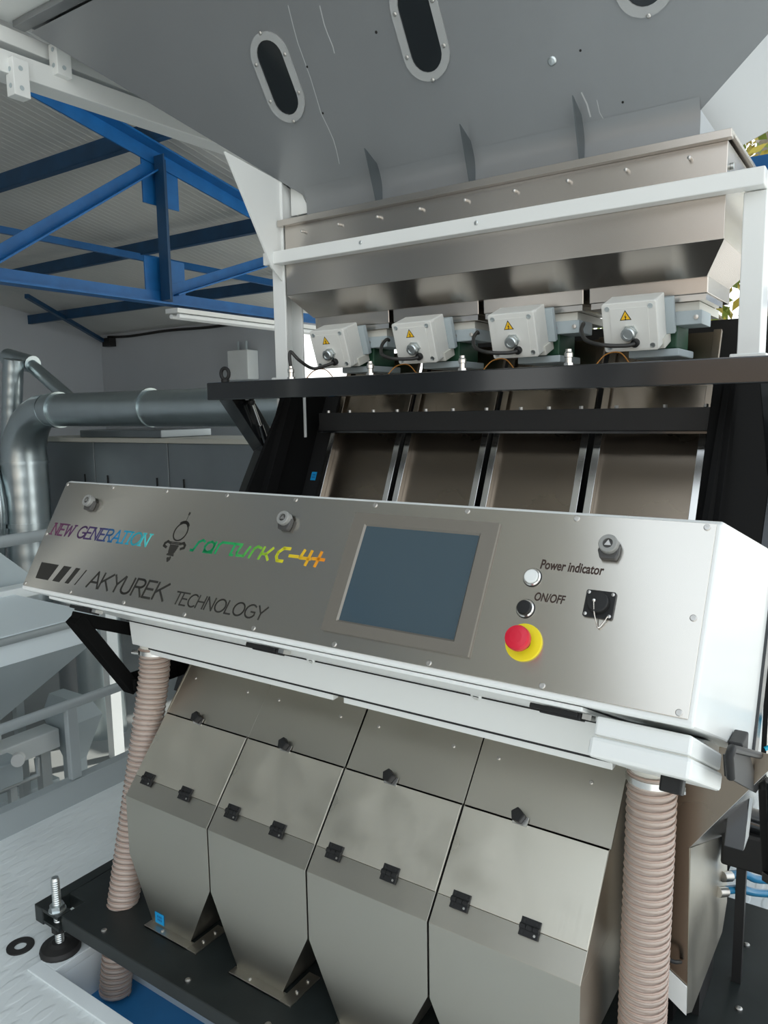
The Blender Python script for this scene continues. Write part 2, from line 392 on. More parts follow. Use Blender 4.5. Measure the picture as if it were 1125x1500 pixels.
tree(3.6, 8.6, 6.0, 1.9, 2400, 'leafy green tree outside, farther right beyond the gantry', ('leaf', 'leaf_yellow'))
tree(-4.6, 12.5, 4.6, 1.7, 2000, 'small tree outside past the end of the back wall', ('leaf',))
# neighbouring rendered building that stands in front of the hall, behind the camera
b = B(); b.box(-6, 12, -22.4, -22, -.77, 3.2); structure(b, 'wall_neighbour', 'render_wall')

# ============================================================ LEFT BACKGROUND MACHINERY
# spiral duct with elbow
t = thing('spiral_duct', 'wide galvanised spiral duct running along the back wall and turning down', 'duct', (-6.9, 3.6, -.7))
def ribbed(path, r, pitch, n=20, amp=.0022):
    P = [V(p) for p in path]; out = []; rs = []; acc = 0
    for i in range(len(P)-1):
        L = (P[i+1]-P[i]).length; k = max(1, int(L/(pitch/4)))
        for j in range(k):
            out.append(P[i].lerp(P[i+1], j/k)); rs.append(r+(amp if (acc % 4) == 0 else 0)); acc += 1
    out.append(P[-1]); rs.append(r); return out, rs
ZD = 1.525; RD = .17
pa, ra = ribbed([(-6.52, 3.6, ZD), (-2.2, 3.6, ZD-.02)], RD, .13)
B().tube(pa, ra, 24).build('horizontal_run', 'galv', t)
el = []
for k in range(7):
    a = k/6*math.pi/2; el.append((-6.52-.56*math.sin(a), 3.6, ZD-.56*(1-math.cos(a))))
b = B(); b.tube(el, [RD+.004+.075*(i/6) for i in range(7)], 24); b.build('elbow', 'galv', t)
pa, ra = ribbed([(-7.08, 3.6, ZD-.56), (-7.08, 3.6, -.7)], RD+.075, .17)
B().tube(pa, ra, 24).build('down_pipe', 'galv', t)
for p0, p1, r in (((-6.40, 3.6, ZD), (-6.33, 3.6, ZD), RD+.02), ((-4.90, 3.6, ZD), (-4.86, 3.6, ZD), RD+.014), ((-7.08, 3.6, .94), (-7.08, 3.6, .97), RD+.09), ((-7.08, 3.6, .24), (-7.08, 3.6, .29), RD+.09)):
    B().cyl(p0, p1, r, 24).build('clamp_ring', 'galv', t)
t = thing('branch_ducts', 'thin galvanised branch ducts left of the big elbow', 'duct', (-7.3, 3.7, -.7))
pa, ra = ribbed([(-7.75, 3.9, 2.16), (-7.25, 3.9, 2.05)], .10, .1); B().tube(pa, ra, 14).build('upper_branch', 'galv', t)
B().tube([(-7.3, 3.9, 2.05), (-6.4, 3.85, 1.58)], .075, 14).build('sloping_branch', 'galv', t)
pa, ra = ribbed([(-7.30, 3.7, 2.1), (-7.5, 3.7, 1.1), (-7.42, 3.7, .5), (-7.25, 3.7, -.7)], .11, .12); B().tube(pa, ra, 14).build('drop_branch', 'galv', t)
B().tube(smooth_path([(-7.45, 3.45, 1.2), (-7.15, 3.3, .75), (-7.1, 3.28, .3), (-7.3, 3.3, -.5)]), .06, 12).build('flexible_branch', 'galv', t)
# long galvanised tank / cabinet row
t = thing('steel_cabinet_row', 'row of tall grey steel cabinets along the back wall below the duct', 'cabinet', (-5.6, 4.4, -.7))
B().box(-7.75, -2.75, 4.05, 4.9, 1.165, 1.215).build('cap', 'cream_plastic', t, bevel=.006)
for i in range(4):
    x0 = -7.725+i*1.243
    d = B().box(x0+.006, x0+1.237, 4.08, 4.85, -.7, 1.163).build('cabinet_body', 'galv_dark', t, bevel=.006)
    B().box(x0+.22, x0+.232, 4.068, 4.082, .62, .80).build('slot', 'black_matte', d); B().box(x0+1.05, x0+1.062, 4.068, 4.082, .62, .80).build('slot', 'black_matte', d)
o = B().box(-6.75, -5.35, 4.1, 4.8, 1.216, 1.30).build('grey_tray', 'galv_dark', bevel=.01); tag(o, 'flat grey steel tray lying on the cabinet row under the duct', 'tray')

# handrail on the platform's left edge
t = thing('handrail', 'grey tubular handrail along the left edge of the platform', 'railing', (-1.481, -.5, 0))
B().tube([(-1.5, -3.1, 1.035), (-1.5, .44, 1.035)], .021, 14).build('top_rail', 'rail_paint', t)
b = B(); b.tube([(-1.5, -3.1, .384), (-1.5, .68, .384)], .019, 14); b.build('middle_rail', 'rail_paint', t)
b = B(); b.box(-1.514, -1.486, .395, .437, .094, .372); b.build('post', 'rail_paint', t, bevel=.003)
b = B(); b.box(-1.52, -1.48, -1.20, -1.16, .094, 1.03); b.build('post', 'rail_paint', t, bevel=.003)
b = B(); b.box(-1.514, -1.486, .405, .435, .40, 1.02); b.build('post', 'rail_paint', t, bevel=.003) if False else None

# white covered hopper beyond the rail
t = thing('covered_hopper', 'pale white covered hopper with tapered underside beyond the handrail', 'hopper', (-2.17, .1, -.7))
B().box(-2.52, -1.85, -.7, .80, .585, .602).build('lid', 'pale_paint', t, bevel=.003)
B().tube([(-1.838, -.7, .584), (-1.838, .80, .584)], .016, 12).build('rim_tube', 'rail_paint', t)
B().box(-2.52, -1.846, -.7, .79, .485, .583).build('side_band', 'pale_paint', t)
B().box(-2.60, -2.50, -.7, .95, .575, .628).build('back_rim', 'white_dirty', t, bevel=.004)
b = B(); b.hexa([(-2.28, -.05, .055), (-2.10, -.05, .055), (-2.10, .22, .055), (-2.28, .22, .055), (-2.52, -.7, .484), (-1.85, -.7, .484), (-1.85, .79, .484), (-2.52, .79, .484)])
b.build('taper', 'grey_steel', t)
for (xx, yy) in ((-2.5, -.68), (-2.5, .77)): B().box(xx-.02, xx+.02, yy-.02, yy+.02, -.7, .5).build('leg', 'rail_paint', t)
t = thing('feed_chute_cover', 'grey sloping sheet steel cover behind the white hopper lid', 'cover', (-2.7, .7, .6))
b = B(); b.prism([(-2.62, -.5, .60), (-2.62, 1.02, .60), (-2.62, .76, .845), (-2.62, -.5, .90)], (-.5, 0, 0)); b.build('cover_sheet', 'grey_steel', t, bevel=.004)
for yy in (-.45, .95): B().box(-3.1, -3.06, yy-.02, yy+.02, -.7, .6).build('leg', 'rail_paint', t)
# conveyor beam, small hopper, duct, posts on the lower floor
t = thing('conveyor', 'low white conveyor beam passing behind the handrail', 'conveyor', (-2.35, .2, -.7))
B().box(-2.42, -2.30, -1.2, .855, -.15, -.055).build('beam', 'white_dirty', t, bevel=.005)
B().box(-2.42, -2.18, -1.2, .50, -.02, .05).build('side_guard', 'white_dirty', t, bevel=.004)
for yy in (-1.0, .80): B().box(-2.39, -2.34, yy-.025, yy+.025, -.7, -.155).build('leg', 'rail_paint', t)
B().tube(smooth_path([(-2.25, -.1, .08), (-2.24, .35, .10), (-2.27, .48, .13), (-2.3, .52, .2)]), .012, 8).build('air_hose', 'tube_blue', t)
t = thing('discharge_spout', 'grey sheet steel spout with tapered lower end behind the rail post', 'spout', (-2.35, .95, -.7))
b = B(); b.hexa([(-2.36, .90, -.23), (-2.25, .90, -.23), (-2.25, .96, -.23), (-2.36, .96, -.23), (-2.45, .86, -.02), (-2.20, .86, -.02), (-2.20, 1.03, -.02), (-2.45, 1.03, -.02)])
b.hexa([(-2.45, .86, -.02), (-2.20, .86, -.02), (-2.20, 1.03, -.02), (-2.45, 1.03, -.02), (-2.44, .90, .08), (-2.22, .90, .08), (-2.22, .98, .08), (-2.44, .98, .08)])
b.build('body', 'grey_steel', t); B().box(-2.36, -2.25, .90, .96, -.7, -.23).build('down_leg', 'grey_steel', t)
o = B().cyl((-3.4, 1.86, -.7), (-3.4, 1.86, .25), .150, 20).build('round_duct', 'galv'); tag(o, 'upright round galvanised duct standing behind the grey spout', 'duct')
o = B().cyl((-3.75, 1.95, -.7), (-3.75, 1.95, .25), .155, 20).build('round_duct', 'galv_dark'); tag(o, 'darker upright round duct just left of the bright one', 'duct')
o = B().box(-3.03, -2.97, 1.625, 1.70, -.7, .30).build('white_post', 'white_dirty'); tag(o, 'white upright post on the lower floor beside the clear hose', 'post')
t = thing('air_regulator', 'small grey air regulator with round dial below the conveyor beam', 'regulator', (-2.2, .58, -.7))
B().box(-2.26, -2.14, .46, .57, -.16, -.055).build('body', 'grey_steel', t, bevel=.004)
g = B().cyl((-2.15, .56, -.05), (-2.105, .53, -.04), .028, 16).build('dial', 'white_plastic', t)
B().tube([(-2.18, .25, -.18), (-2.18, .66, -.18), (-2.18, .66, -.10)], .012, 8).build('pipe', 'rail_paint', t)
B().box(-2.215, -2.185, .53, .56, -.7, -.16).build('stand', 'rail_paint', t)
for i, (x, y0, y1, mt, lab) in enumerate(((-2.6, -.6, 1.3, 'black_matte', 'dark floor channel nearest the toe board on the lower floor'), (-2.95, -.4, 1.2, 'grey_steel', 'grey floor rail on the lower floor behind the dark channel'))):
    o = B().box(x-.05, x+.05, y0, y1, -.7, -.62).build('floor_channel', mt); tag(o, lab, 'channel')

# ============================================================ SORTER: base
t = thing('base_platform', 'dark green black base plate with square tube end under the steel bins', 'base', (0, .4, .085))
b = B(); b.prism([(-.77, -.117, .085), (1.5, -.117, .085), (1.5, .93, .085), (-.84, .93, .085), (-.84, -.045, .085), (-.77, -.045, .085)], (0, 0, .04))
b.build('plate', 'base_paint', t, bevel=.003)
b = B(); b.box(-.88, -.842, -.126, .93, .075, .125); b.build('square_tube', 'base_paint', t, bevel=.003)
b = B(); b.box(-.842, -.771, -.125, -.085, .082, .090); b.box(-.842, -.771, -.125, -.085, .115, .1245); b.build('foot_lug', 'base_paint', t)
for (x, y) in ((-.62, -.09), (-.05, -.085), (.80, .52), (.86, .6), (.95, .55), (.78, .75), (.35, -.09), (-.30, -.09)):
    B().lathe([(.0075, 0), (.0075, .003), (.004, .005), (0, .005)], (x, y, .125), EZ, 10).build('screw', 'screw_steel', t)
for (x, y) in ((-.25, .9), (1.3, .9), (1.3, -.05), (-.86, .9)): B().box(x-.03, x+.03, y-.03, y+.03, -.0, .085).build('stand_block', 'base_paint', t)
t = thing('levelling_foot', 'black round levelling foot with threaded stud at the base corner', 'foot', (-.803, -.103, 0))
fx, fy = -.803, -.105
B().lathe([(0, 0), (.052, 0), (.054, .012), (.050, .022), (.030, .027), (.020, .032), (0, .032)], (fx, fy, 0), EZ, 24).build('pad', 'rubber', t)
b = B(); pr = [(0, .03)]
for k in range(60): pr += [(.0105 if k % 2 else .0118, .031+k*.0031)]
pr += [(.009, .219), (0, .219)]
b.lathe(pr, (fx, fy, 0), EZ, 14); b.build('stud', 'zinc', t)
b = B(); b.hexnut((fx, fy, .1255), EZ, .020, .015); b.lathe([(0, .1245), (.023, .1245), (.023, .1275), (0, .1275)], (fx, fy, 0), EZ, 18); b.build('nut', 'zinc', t)
b = B(); b.hexnut((fx, fy, .062), EZ, .019, .014, .3); b.build('nut', 'rubber', t)
b = B(); b.lathe([(.016, 0), (.036, 0), (.036, .004), (.016, .004), (.016, 0)], (-.915, -.155, .0), EZ, 28); o = b.build('washer', 'rubber'); tag(o, 'loose dark flat washer lying on the chequer plate', 'washer')

# ------------------------------------------------------------ collecting bins
def sticker_part(c, ux, uy, n_, par, nm='sticker', wd=.034, ht=.030):
    c, ux, uy, n_ = V(c), V(ux), V(uy), V(n_)
    b = B(); b.prism([c-ux*wd/2-uy*ht/2, c+ux*wd/2-uy*ht/2, c+ux*wd/2+uy*ht/2, c-ux*wd/2+uy*ht/2], n_*.0006); o = b.build(nm, 'sticker', par, label='blue inspection sticker')
    b = B()
    for dx, dy in ((-.18, .16), (.02, .16), (.2, .16), (-.18, -.14), (.0, -.14), (.2, -.14)):
        q = c+ux*wd*dx+uy*ht*dy+n_*.0006
        b.prism([q-ux*wd*.07-uy*ht*.1, q+ux*wd*.07-uy*ht*.1, q+ux*wd*.07+uy*ht*.1, q-ux*wd*.07+uy*ht*.1], n_*.0003)
    b.build('sticker_print', 'sticker_ink', o)
    return o
ZF, YS, ZS = .460, .148, .637     # fold line, seam line
sl = V((0, YS, ZS-ZF)); sln = sl.normalized(); slN = V((0, -sln.z, sln.y))      # up the lid, outward normal
def make_bin(x):
    g = .0022; x0, x1 = x-.155+g, x+.155-g
    t = thing('collecting_bin', '', 'bin', (x, 0, .125), 'stainless collecting bins')
    zt, zb = .297, .130; bx0, bx1 = x-.072, x+.072
    b = B()
    fr = [(x0, 0, ZF), (x0, 0, zt), (bx0, 0, zb), (bx1, 0, zb), (x1, 0, zt), (x1, 0, ZF)]
    bk = [(p[0], .34 if p[2] > .29 else (.30 if p[2] > .2 else .11), p[2]) for p in fr]
    n = 6
    b.add(fr+bk, [tuple(range(n)), tuple(range(2*n-1, n-1, -1))]+[(i, i+n, (i+1) % n+n, (i+1) % n) for i in range(n)])
    # strip between fold and hinge line, side cheeks up to the seam
    h = sl*.24
    b.prism([(x0, 0, ZF), (x0, .34, ZF), (x0, .34, ZS), (x0, YS, ZS)], (.0012, 0, 0)); b.prism([(x1, 0, ZF), (x1, .34, ZF), (x1, .34, ZS), (x1, YS, ZS)], (-.0012, 0, 0))
    b.prism([V((x0, 0, ZF)), V((x1, 0, ZF)), V((x1, 0, ZF))+h, V((x0, 0, ZF))+h], -slN*.0015)
    b.build('body', 'bin_steel', t, grain=(EX, EZ), bevel=.0008)
    l0 = V((0, 0, ZF))+sl*.243+slN*.0015; l1 = V((0, YS, ZS))+slN*.0015-sln*.002
    b = B(); b.prism([V((x0+.001, 0, 0))+l0, V((x1-.001, 0, 0))+l0, V((x1-.001, 0, 0))+l1, V((x0+.001, 0, 0))+l1], -slN*.0025)
    lid = b.build('lid', 'lid_steel', t, grain=(sln, EX), bevel=.0006)
    hp = V((0, 0, ZF))+sl*.243
    for dx in (-.10, .045):      # black hinges
        c = V((x+dx, 0, 0))+hp
        b = B()
        for sgn in (-1, 1):
            q0, q1 = sorted((.003*sgn, .016*sgn))
            a = c+slN*.0012
            b.prism([a+EX*-.019+sln*q0, a+EX*.019+sln*q0, a+EX*.019+sln*q1, a+EX*-.019+sln*q1], slN*.006)
        b.cyl(c+EX*-.019+slN*.006, c+EX*-.007+slN*.006, .0055, 10); b.cyl(c+EX*-.006+slN*.006, c+EX*.006+slN*.006, .0055, 10); b.cyl(c+EX*.007+slN*.006, c+EX*.019+slN*.006, .0055, 10)
        hg = b.build('hinge', 'black_plastic', t, bevel=.0008)
        for (ex, es) in ((-.012, .010), (.012, .010), (-.012, -.010), (.012, -.010)):
            B().lathe([(.0024, 0), (.0024, .001), (0, .001)], c+EX*ex+sln*es+slN*.0072, slN, 8).build('hinge_screw', 'screw_steel' if ex > 0 and es < 0 else 'black_matte', hg)
    # triangular quarter turn knob holding the lid
    c = V((x-.03, 0, 0))+l1+sln*.012
    b = B(); b.prism([c+EX*-.012-sln*.016, c+EX*.020-sln*.016, c+EX*.020+sln*.002, c+EX*-.012+sln*.002], slN*.0018); cl = b.build('clip', 'rail_steel', t)
    tri = [c+(EX*math.cos(a)+sln*math.sin(a))*.015+slN*.002 for a in (R(100), R(165), R(235), R(300), R(10))]
    b = B(); b.prism(tri, slN*.016); b.build('knob', 'black_plastic', t, bevel=.002)
    # outlet flange on the base plate
    b = B(); z0 = .1255
    b.prism([(x-.080, -.022, z0), (x+.115, -.022, z0), (x+.115, .085, z0), (x+.082, .085, z0), (x+.082, .004, z0), (x-.080, .004, z0)], (0, 0, .004))
    b.box(x-.080, x+.082, -.022, .002, z0, z0+.005)
    fl = b.build('outlet_flange', 'bin_steel', t, grain=(EX, EY), bevel=.0006)
    for (fx_, fy_) in ((x+.099, .02), (x+.099, .06), (x-.02, -.012)): B().lathe([(.005, 0), (.005, .003), (.002, .0045), (0, .0045)], (fx_, fy_, z0+.004), EZ, 8).build('screw', 'screw_steel', fl)
    return t
bin0 = make_bin(-.465)
bin0['label'] = 'stainless collecting bin leftmost of four, blue sticker near its outlet, beside the left clear hose'
labs = ['stainless collecting bin second from left, between the stickered bin and the wide dark gap', 'stainless collecting bin third from left, smudged lid, right of the wide dark gap',
        'stainless collecting bin rightmost of four, next to the right clear hose']
for i in range(3): dup(bin0, (.31*(i+1), 0, 0), labs[i])
sticker_part((-.507, -.0012, .150), EX, EZ, -EY, bin0)
# upper cover plates of the sorting chamber
t = thing('chamber_cover', 'stainless cover plates of the sorting chamber between duct and bin lids', 'cover', (0, .2, .63))
top = V((0, .30, .819)); bot = V((0, YS, ZS)); cs = (top-bot).normalized(); cn = V((0, -cs.z, cs.y))
for (x0, x1) in ((-.62, -.31), (-.3095, -.0025), (.0025, .3085), (.3115, .62)):
    b = B(); a = bot+cs*.002+cn*-.002; c = top+cn*-.002
    b.prism([a+EX*x0, a+EX*x1, c+EX*x1, c+EX*x0], -cn*.004)
    p_ = b.build('cover_plate', 'bin_steel', t, grain=(EX, cs), bevel=.0005)
    for dx in (.045, .245):
        q = bot+cs*.112+EX*(x0+dx)+cn*-.002
        B().lathe([(.0045, 0), (.0045, .002), (.003, .003), (0, .003)], q, cn, 10).build('screw', 'screw_steel', p_)
for x in (0, .31):
    b = B(); b.prism([(x-.0018, .004, .30), (x-.0018, .004, ZF-.002), (x-.0018, YS+.002, ZS-.003), (x-.0018, .30, ZS-.003), (x-.0018, .30, .30)], (.0036, 0, 0)); b.build('gap_shade_strip', 'black_satin', t)  # black strip set in the bin gap, stands in for its shade
b = B(); b.box(-.615, .615, YS+.03, .5, ZS-.02, ZS+.0); b.box(-.615, .615, .32, .34, .47, .82); b.build('chamber_floor', 'black_matte', t)
for sgn in (-1, 1):
    b = B(); b.prism([(sgn*.620, YS+.001, ZS+.001), (sgn*.620, .50, ZS+.001), (sgn*.620, .50, .82), (sgn*.620, .298, .819)], (-sgn*.003, 0, 0)); b.build('side_plate', 'bin_steel', t, grain=(EX, EZ))

# ------------------------------------------------------------ extraction duct under the console
t = thing('extraction_duct', 'white sheet metal extraction duct running under the control console', 'duct', (0, .2, .82))
yf, zf = .125, .822
b = B()
b.prism([(-.72, yf, zf), (-.72, .118, .903), (-.72, .30, .83), (-.72, .30, zf)], (1.50, 0, 0))
b.build('box_section', 'white_paint', t, bevel=.003)
b = B(); b.prism([(-.705, -.121, 1.0155), (-.705, -.121, 1.008), (-.705, .112, .896), (-.705, .112, .906)], (1.36, 0, 0)); b.build('top_cover', 'white_paint', t, bevel=.002)
b = B(); b.box(-.655, -.015, .130, .150, .803, .8215); b.box(.015, .625, .130, .150, .803, .8215); b.build('bottom_lip', 'white_paint', t, bevel=.0015)
b = B(); b.box(-.718, .655, .1095, .1145, .8938, .8955); b.build('fold_joint', 'black_matte', t)
for xx in (-.06, .36): B().lathe([(.012, 0), (.012, .004), (.007, .006), (.007, .003), (0, .003)], (xx, .112, .898), V((0, -1, -.45)), 16).build('plug', 'white_plastic', t)
b = B(); b.box(-.655, .64, .1285, .1298, .817, .8215); b.build('seal', 'black_matte', t)

# ------------------------------------------------------------ clear spiral hoses
def hose(name, lab, path, r, pitch, clampdir):
    t = thing(name, lab, 'hose', path[-1], 'clear spiral suction hoses')
    P = smooth_path(path, 40)
    # resample by length
    L = [0]
    for a, c in zip(P, P[1:]): L.append(L[-1]+(c-a).length)
    def at(s_):
        for i in range(len(L)-1):
            if L[i+1] >= s_: return P[i].lerp(P[i+1], (s_-L[i])/(L[i+1]-L[i]+1e-9))
        return P[-1]
    N = int(L[-1]/(pitch/6)); pts = [at(L[-1]*i/N) for i in range(N+1)]
    B().tube(pts, [r-.0042+.0048*abs(math.sin(math.pi*i/6)) for i in range(N+1)], 28, caps=False).build('hose_wall', 'hose_wall', t)
    B().tube(pts[::6]+[pts[-1]], r-.008, 20).build('hose_lining', 'hose_inside', t)
    # wire helix
    hp = []; n = 20; turns = L[-1]/pitch
    for i in range(int(turns*n)+1):
        s_ = i/n*pitch; p = at(min(s_, L[-1])); tt = (at(min(s_+.01, L[-1]))-at(max(s_-.01, 0))).normalized(); a = (EX-tt*EX.dot(tt)).normalized(); c = tt.cross(a)
        an = 2*math.pi*i/n; hp.append(p+(a*math.cos(an)+c*math.sin(an))*(r-.0004))
    B().tube(hp, .0021, 6).build('spiral_wire', 'hose_wire', t)
    tt = (P[0]-P[1]).normalized()
    b = B(); b.lathe([(r+.0005, 0), (r+.003, 0), (r+.003, .012), (r+.0005, .012)], P[0]-tt*.020, tt, 30)
    c = P[0]-tt*.014+V(clampdir)*(r+.006); b.cyl(c-V((.016, .004, 0)), c+V((.016, .004, 0)), .006, 10); b.hexnut(c+V((.016, .004, 0)), (1, .2, 0), .007, .008)
    b.build('clamp', 'rail_steel', t)
    B().cyl(P[0]-tt*.025, P[0]+tt*.02, r-.003, 26).build('spigot', 'cream_plastic', t)
hose('clear_hose', 'clear ribbed spiral hose hanging at the left, passing down through the base plate', [(-.675, .165, .815), (-.678, .158, .72), (-.682, .10, .46), (-.682, .035, .20), (-.680, .005, .08), (-.680, -.03, -.12)], .042, .0145, (-.5, -.8, 0))
hose('clear_hose', 'clear ribbed spiral hose hanging at the right below the white junction box', [(.690, .150, .815), (.690, .149, .72), (.688, .147, .5), (.686, .147, .25), (.685, .147, .13)], .0425, .0150, (.8, -.6, 0))

# ------------------------------------------------------------ control console
ct = thing('control_console', 'long control console with brushed steel face and white painted housing', 'control panel', (0, .1, .69))
th = R(30); PB = V((0, -.125, 1.0301)); pu = V((0, math.sin(th), math.cos(th))); pn = V((0, -math.cos(th), math.sin(th)))
def PF(u, v, w_=0): return PB+EX*u+pu*v+pn*w_
prof = [(-.1260, 1.019), (-.1275, 1.026), (.0205, 1.2815), (.032, 1.2835), (.53, 1.164), (.57, 1.14), (.57, .70), (.545, .69), (.118, .908)]
b = B(); b.prism([(-.812, y, z) for y, z in prof], (1.624, 0, 0)); b.build('housing', 'white_paint', ct, bevel=.004)
b = B(); b.prism([PF(-.8045, 0, .0015), PF(.8045, 0, .0015), PF(.8045, .289, .0015), PF(-.8045, .289, .0015)], pn*.0025)
fp = b.build('face_plate', 'panel_steel', ct, grain=(EX, pu), bevel=.0006)
W0 = .004
for u in (-.797, -.606, -.405, -.205, -.006, .194, .393, .593, .792):
    for v in (.282, .0065):
        b = B(); b.lathe([(.0050, 0), (.0050, .0010), (.0040, .0020), (.0018, .0020), (.0018, .0012), (0, .0012)], PF(u, v, W0), pn, 12); b.build('screw', 'screw_steel', fp)
for u in (-.797, .792): B().lathe([(.0050, 0), (.0050, .0010), (.0040, .0020), (.0018, .0020), (.0018, .0012), (0, .0012)], PF(u, .142, W0), pn, 12).build('screw', 'screw_steel', fp)
# touch screen
def ringquad(b, o4, i4):   # outer/inner loops of 4 points
    vs = o4+i4; b.add(vs, [(k, (k+1) % 4, 4+(k+1) % 4, 4+k) for k in range(4)])
b = B()
ou = [(.158, .0275), (.4625, .0275), (.4625, .2625), (.158, .2625)]; iu = [(.190, .0515), (.429, .0515), (.429, .2375), (.190, .2375)]
o0 = [PF(u, v, W0) for u, v in ou]; o1 = [PF(u, v, W0+.006) for u, v in ou]; i1 = [PF(u, v, W0+.006) for u, v in [(.1865, .048), (.4325, .048), (.4325, .241), (.1865, .241)]]; i0 = [PF(u, v, W0+.0025) for u, v in iu]
ringquad(b, o0, o1); ringquad(b, o1, i1); ringquad(b, i1, i0)
bz = b.build('touchscreen_bezel', 'bezel', ct, bevel=.001)
b = B(); b.prism([PF(u, v, W0+.0005) for u, v in iu], pn*.002); b.build('screen', 'screen', bz, label='blue-black glass touchscreen, switched off')
# push buttons
def ringed(u, v, nm, headmat, lab, h=.010):
    b = B(); b.lathe([(.0150, .001), (.0150, .004), (.0132, .006), (.0122, .006), (.0122, .003)], PF(u, v, W0), pn, 30); o = b.build(nm, 'rail_steel', ct, label=lab)
    B().lathe([(.0160, 0), (.0160, .0012), (.010, .0012)], PF(u, v, W0), pn, 30).build('gasket', 'black_matte', o)
    B().lathe([(.0117, .004), (.0117, h), (.0105, h+.0015), (0, h+.0018)], PF(u, v, W0), pn, 28).build('button_cap', headmat, o)
ringed(.5400, .1745, 'power_indicator_lamp', 'white_plastic', 'white round indicator lamp in chrome ring', .007)
ringed(.5400, .1215, 'on_off_button', 'black_plastic', 'black round push button in chrome ring', .010)
b = B(); b.lathe([(0, 0), (.0302, 0), (.0302, .0035), (.0295, .004), (0, .004)], PF(.5495, .0668, W0), pn, 40); es = b.build('emergency_stop_plate', 'yellow', ct, label='yellow emergency stop disc')
B().lathe([(0, .004), (.0125, .004), (.0125, .018), (0, .018)], PF(.5495, .0668, W0), pn, 24).build('emergency_stop_stem', 'black_plastic', es)
B().lathe([(0, .018), (.017, .018), (.0198, .022), (.0200, .031), (.0182, .0355), (.010, .037), (0, .0375)], PF(.5495, .0668, W0), pn, 32).build('mushroom_head', 'red', es, label='red mushroom push head')
# quarter turn locks
for (u, v) in ((-.660, .2345), (-.0075, .2325), (.657, .2355)):
    b = B()
    pts = [(-.017, -.004), (-.012, -.017), (.013, -.017), (.016, -.008), (.016, .006), (.009, .015), (-.005, .015), (-.015, .008)]
    b.prism([PF(u+x, v+y-.003, W0) for x, y in pts], pn*.011)
    lk = b.build('lock_body', 'lock_dark', ct, bevel=.002)
    b = B(); b.lathe([(.0150, .006), (.0150, .019), (.0138, .021), (.0080, .021), (.0080, .017), (0, .017)], PF(u, v+.002, W0), pn, 26); b.build('lock_face', 'lock_grey', lk, label='grey metal lock face')
    B().lathe([(.0082, .0174), (0, .0174)], PF(u, v+.002, W0), pn, 20).build('lock_recess', 'lock_dark', lk)
    b = B(); b.prism([PF(u+.0062*math.cos(a), v+.002+.0062*math.sin(a), W0+.0172) for a in (R(90), R(210), R(330))], pn*.0025); b.build('lock_key', 'screw_steel', lk)
# socket with chained cap
b = B(); su, sv = .6565, .1435
def rr(cx, cy, hw, hh, r, n=4):
    o = []
    for (sx, sy, a0) in ((1, 1, 0), (-1, 1, 90), (-1, -1, 180), (1, -1, 270)):
        for k in range(n+1):
            a = R(a0+90*k/n); o.append((cx+sx*(hw-r)+r*math.cos(a), cy+sy*(hh-r)+r*math.sin(a)))
    return o
b.prism([PF(x, y, W0) for x, y in rr(su, sv, .0228, .0215, .003)], pn*.004)
sk = b.build('connector_socket', 'black_plastic', ct)
B().lathe([(0, .004), (.0165, .004), (.0165, .015), (.015, .0165), (0, .017)], PF(su, sv+.001, W0), pn, 28).build('socket_cap', 'black_plastic', sk)
for dx in (-.0185, .0185):
    for dy in (-.0172, .0172): B().lathe([(.0028, 0), (.0028, .0012), (0, .0018)], PF(su+dx, sv+dy, W0+.004), pn, 10).build('screw', 'screw_steel', sk)
b = B(); cp_ = smooth_path([PF(su-.004, sv+.0, W0+.020), PF(su-.002, sv-.016, W0+.014), PF(su+.001, sv-.028, W0+.006), PF(su+.005, sv-.036, W0+.004), PF(su+.010, sv-.030, W0+.004), PF(su+.0165, sv-.018, W0+.006)], 10)
for p in cp_: b.sphere(p, .0013, 6)
b.sphere(PF(su-.004, sv+.001, W0+.019), .0032, 10); b.build('cap_chain', 'rail_steel', sk, label='ball chain of the socket cap')
# underside latches
for u in (-.595, .0, .612):
    dd = V((0, .21, -.094)).normalized(); nn = V((0, dd.z, -dd.y)); c = V((u, -.104, .9995))+nn*.001
    b = B()
    b.prism([c+EX*-.032+dd*.004, c+EX*.034+dd*.004, c+EX*.034+dd*.030, c+EX*-.032+dd*.030], nn*.012)
    b.prism([c+EX*-.048, c+EX*.030, c+EX*.030+dd*.012, c+EX*-.048+dd*.012], nn*.008)
    la = b.build('latch', 'black_plastic', ct, bevel=.0015, label='black latch under the lip')
    b = B(); b.prism([c+EX*.036+dd*.004, c+EX*.050+dd*.004, c+EX*.050+dd*.026, c+EX*.036+dd*.026], nn*.008); b.build('latch_keeper', 'rail_steel', la)

# printing on the face plate
def ribbon(b, pts, wd, w_, h=.0004, shear=0, ou=0, ov=0, s=1, sy=None):
    sy = sy or s
    Q = [(ou+x*s+shear*y*sy, ov+y*sy) for x, y in pts]
    for (x0, y0), (x1, y1) in zip(Q, Q[1:]):
        d = V((x1-x0, y1-y0)); l = d.length
        if l < 1e-9: continue
        d /= l; nx, ny = -d.y*wd/2, d.x*wd/2; ex, ey = d.x*wd*.35, d.y*wd*.35
        b.prism([PF(x0-ex+nx, y0-ey+ny, w_), PF(x0-ex-nx, y0-ey-ny, w_), PF(x1+ex-nx, y1+ey-ny, w_), PF(x1+ex+nx, y1+ey+ny, w_)], pn*h)
def arc(cx, cy, rx, ry, a0, a1, n=10): return [(cx+rx*math.cos(R(a0+(a1-a0)*k/n)), cy+ry*math.sin(R(a0+(a1-a0)*k/n))) for k in range(n+1)]
